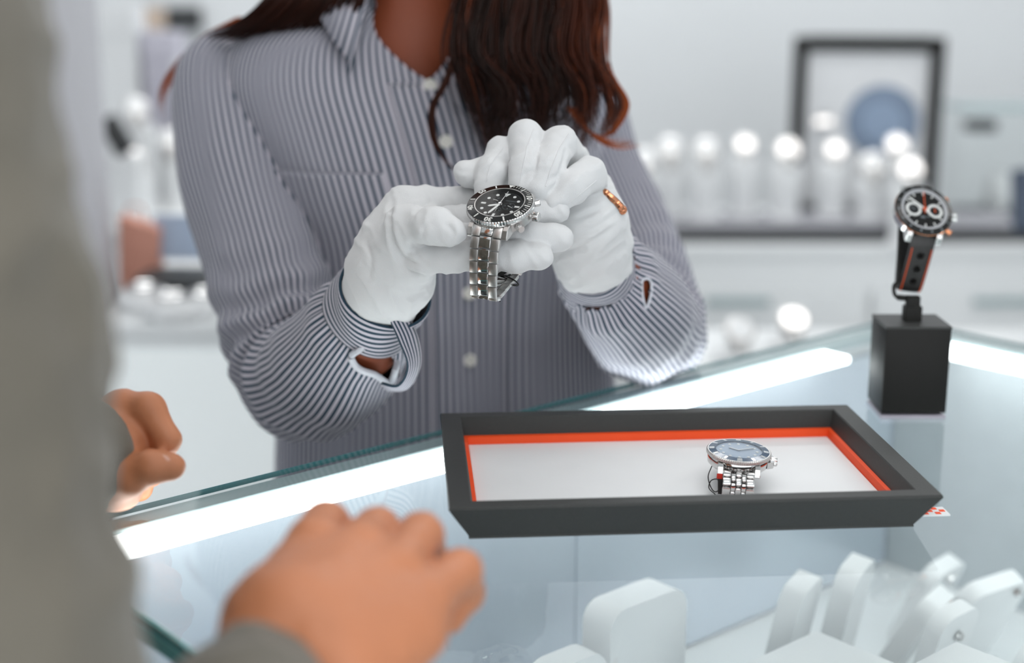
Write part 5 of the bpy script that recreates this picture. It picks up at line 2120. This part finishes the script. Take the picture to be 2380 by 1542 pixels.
T = Vector((-0.375, 0.625, 0))
hd = T + Vector((0, 0, 1.62)) + CF * 0.05
RS, RE, RW = Vector((-0.235, 0.50, 1.42)), Vector((-0.168, 0.385, 1.0)), at(620, 1565, 0.600)
LS, LE, LW = T - CS * 0.19 + Vector((0, 0, 1.42)), T - CS * 0.20 + CF * 0.02 + Vector((0, 0, 1.12)), at(215, 1060, 0.865)
bodyc = [
    ([hd + Vector((0, 0, 0.04)), hd + Vector((0, 0, -0.04))], [0.092, 0.08], 0.02),
    ([hd + CF * 0.02 + Vector((0, 0, -0.05)), hd + CF * 0.06 + Vector((0, 0, -0.10))], [0.062, 0.028], 0.03),
    ([hd + CF * 0.09, hd + CF * 0.113 + Vector((0, 0, -0.035))], [0.009, 0.013], 0.01),
    ([hd + CS * 0.088, hd + CS * 0.09 + Vector((0, 0, -0.035))], [0.014, 0.011], 0.006),
    ([hd - CS * 0.088, hd - CS * 0.09 + Vector((0, 0, -0.035))], [0.014, 0.011], 0.006),
    ([hd + Vector((0, 0, -0.06)), T + Vector((0, 0, 1.42))], [0.056, 0.06], 0.03),
    ([T + CS * 0.09 + Vector((0, 0, 1.33)), T + CS * 0.07 + Vector((0, 0, 0.95))], [0.085, 0.09], 0.05),
    ([T - CS * 0.09 + Vector((0, 0, 1.33)), T - CS * 0.07 + Vector((0, 0, 0.95))], [0.085, 0.09], 0.05),
    ([RS, RE], [0.045, 0.034], 0.02), ([RE, RW], [0.034, 0.024], 0.015),
    ([LS, LE], [0.045, 0.034], 0.02), ([LE, LW], [0.034, 0.024], 0.015),
    ([T + CS * 0.085 + Vector((0, 0, 0.92)), T + CS * 0.09 + Vector((0, 0, 0.5)), T + CS * 0.09 + Vector((0, 0, 0.08))], [0.09, 0.06, 0.04], 0.03),
    ([T - CS * 0.085 + Vector((0, 0, 0.92)), T - CS * 0.09 + Vector((0, 0, 0.5)), T - CS * 0.09 + Vector((0, 0, 0.08))], [0.09, 0.06, 0.04], 0.03),
]
body2 = blend_obj('body', [(cl_(c[0]), c[1], c[2], 0.01) for c in bodyc], 0.008, M_skin2, cust)
# hands: right one (bottom of the photo) rests knuckles up, fingers curled under
dz = 0.035
HRi = [
    ([at(625, 1575, 0.600), at(670, 1450, 0.615)], [0.0265, 0.0265], 0.012, 0.01),
    ([at(640, 1450, 0.622), at(728, 1262, 0.652)], [0.022, 0.0118], 0.010),
    ([at(690, 1440, 0.615), at(838, 1275, 0.648)], [0.024, 0.0118], 0.010),
    ([at(730, 1450, 0.612), at(925, 1325, 0.640)], [0.024, 0.0115], 0.010),
    ([at(770, 1490, 0.610), at(985, 1400, 0.632)], [0.024, 0.0115], 0.010),
    ([at(800, 1560, 0.600), at(950, 1470, 0.622)], [0.024, 0.0170], 0.012),
    ([at(728, 1262, 0.652), at(758, 1220, 0.682), at(785, 1275, 0.712), at(775, 1335, 0.705)], [0.0125, 0.0112, 0.0098, 0.0085], 0.003),
    ([at(838, 1275, 0.648), at(874, 1234, 0.680), at(895, 1290, 0.705), at(880, 1350, 0.698)], [0.0120, 0.0108, 0.0100, 0.0087], 0.003),
    ([at(925, 1325, 0.640), at(978, 1244, 0.674), at(990, 1292, 0.694), at(970, 1355, 0.686)], [0.0116, 0.0104, 0.0098, 0.0085], 0.003),
    ([at(985, 1400, 0.632), at(1068, 1330, 0.662), at(1080, 1380, 0.678), at(1045, 1435, 0.668)], [0.0122, 0.0102, 0.0090, 0.0078], 0.003),
    ([at(650, 1460, 0.632), at(690, 1380, 0.680), at(750, 1350, 0.705), at(810, 1355, 0.708)], [0.018, 0.0140, 0.0115, 0.0098], 0.006),
]
hr = blend_obj('hand', [(cl_(c[0]), c[1], c[2], c[3] if len(c) > 3 else 0.004) for c in HRi], 0.0016, M_skin2, cust, wrinkle=0.0007, wscale=60)
HLe = [
    ([at(205, 1065, 0.868), at(262, 1040, 0.872)], [0.026, 0.027], 0.012, 0.01),
    ([at(255, 1000, 0.875), at(285, 948, 0.872)], [0.022, 0.0115], 0.010),
    ([at(255, 1040, 0.890), at(285, 985, 0.890)], [0.020, 0.0115], 0.010),
    ([at(255, 1070, 0.900), at(285, 1030, 0.905)], [0.020, 0.0115], 0.010),
    ([at(255, 1100, 0.900), at(282, 1075, 0.912)], [0.020, 0.0110], 0.010),
    ([at(285, 948, 0.872), at(345, 952, 0.866), at(388, 1022, 0.862), at(372, 1058, 0.872)], [0.0108, 0.0100, 0.0082, 0.0075], 0.003),
    ([at(285, 985, 0.890), at(350, 1000, 0.888), at(372, 1055, 0.885), at(330, 1070, 0.895)], [0.0108, 0.0098, 0.0082, 0.0075], 0.003),
    ([at(285, 1030, 0.905), at(345, 1050, 0.905), at(350, 1100, 0.900), at(310, 1110, 0.905)], [0.0104, 0.0095, 0.0080, 0.0072], 0.003),
    ([at(282, 1075, 0.912), at(325, 1100, 0.915), at(325, 1135, 0.905), at(290, 1140, 0.905)], [0.0098, 0.0088, 0.0076, 0.0068], 0.003),
    ([at(250, 1120, 0.860), at(300, 1105, 0.850), at(350, 1086, 0.846), at(398, 1086, 0.848)], [0.018, 0.0125, 0.0100, 0.0086], 0.006),
    ([at(255, 1110, 0.868), at(285, 1138, 0.872)], [0.022, 0.012], 0.010),
]
hl = blend_obj('hand', [(cl_(c[0]), c[1], c[2], c[3] if len(c) > 3 else 0.004) for c in HLe], 0.0016, M_skin2, cust, wrinkle=0.0005, wscale=60)
join_into(body2, [hr, hl])
bm = bmesh.new()
nm = Matrix.Translation(CI @ at(372, 1078, 0.8405)) @ Vector((0, 0, 1)).rotation_difference((-FWD + UP * 0.25).normalized()).to_matrix().to_4x4()
lathe(bm, [(0, 0.0012), (0.004, 0.0009), (0.0058, 0.0)], 16, nm @ Matrix.Diagonal((1.15, 0.95, 1, 1)))
fin('thumbnail', bm, M_nail, cust, smooth=True)

# jacket: body, sleeves
jk = [
    ([T + Vector((0, 0, 1.44)) + CS * 0.03, T + CS * 0.16 + Vector((0, 0, 1.40))], [0.068, 0.07], 0.03),
    ([T + Vector((0, 0, 1.44)) - CS * 0.03, T - CS * 0.16 + Vector((0, 0, 1.40))], [0.068, 0.07], 0.03),
    ([T + CS * 0.10 + Vector((0, 0, 1.34)), T + CS * 0.085 + Vector((0, 0, 0.86))], [0.105, 0.112], 0.06),
    ([T - CS * 0.10 + Vector((0, 0, 1.34)), T - CS * 0.085 + Vector((0, 0, 0.86))], [0.105, 0.112], 0.06),
]
jacket = blend_obj('jacket', [(cl_(c[0]), c[1], c[2], 0.02) for c in jk], 0.006, M_jacket, cust, wrinkle=0.006, wscale=14)
tag(jacket, 'olive grey wool jacket')


def jsleeve(pts, rad, seed):
    cs = [(cl_(pts), rad, 0.01, 0.02)]
    o = blend_obj('sleeve', cs, 0.0035, M_jacket, jacket, wrinkle=0.0045, wscale=26, seed=seed)
    return o


jsleeve([Vector((-0.240, 0.505, 1.41)), Vector((-0.222, 0.49, 1.32)), Vector((-0.201, 0.47, 1.235)), Vector((-0.183, 0.435, 1.13)), Vector((-0.170, 0.39, 1.01)),
         Vector((-0.150, 0.44, 1.005)), at(560, 1740, 0.56), at(628, 1612, 0.590)], [0.064, 0.060, 0.058, 0.055, 0.050, 0.045, 0.036, 0.0305], 2.0)
jsleeve([LS, LE, LE.lerp(LW, 0.5), at(175, 1065, 0.855)], [0.066, 0.055, 0.048, 0.036], 8.0)
tr = [([T + CS * 0.06 + Vector((0, 0, 0.90)), T - CS * 0.06 + Vector((0, 0, 0.90))], [0.115, 0.115], 0.03)]
for s in (-1, 1):
    tr.append(([T + CS * 0.085 * s + Vector((0, 0, 0.88)), T + CS * 0.09 * s + Vector((0, 0, 0.5)), T + CS * 0.09 * s + Vector((0, 0, 0.08))], [0.11, 0.085, 0.07], 0.03))
blend_obj('trousers', [(cl_(c[0]), c[1], c[2], 0.02) for c in tr], 0.01, M_trouser, cust)
for s in (-1, 1):
    q = T + CS * 0.09 * s
    blend_obj('shoe', [(cl_([q - CF * 0.04 + Vector((0, 0, 0.045)), q + CF * 0.16 + Vector((0, 0, 0.032))]), [0.044, 0.032], 0.01)], 0.008, M_blackm, cust)
hp = [([hd + Vector((0, 0, 0.06)) - CF * 0.01, hd + Vector((0, 0, 0.0)) - CF * 0.035, hd + Vector((0, 0, -0.07)) - CF * 0.045], [0.098, 0.088, 0.06], 0.02)]
blend_obj('hair', [(cl_(c[0]), c[1], c[2], 0.02) for c in hp], 0.006, mat('dark_hair', (44, 34, 28), 0.6), cust, wrinkle=0.004, wscale=80)

#@@END
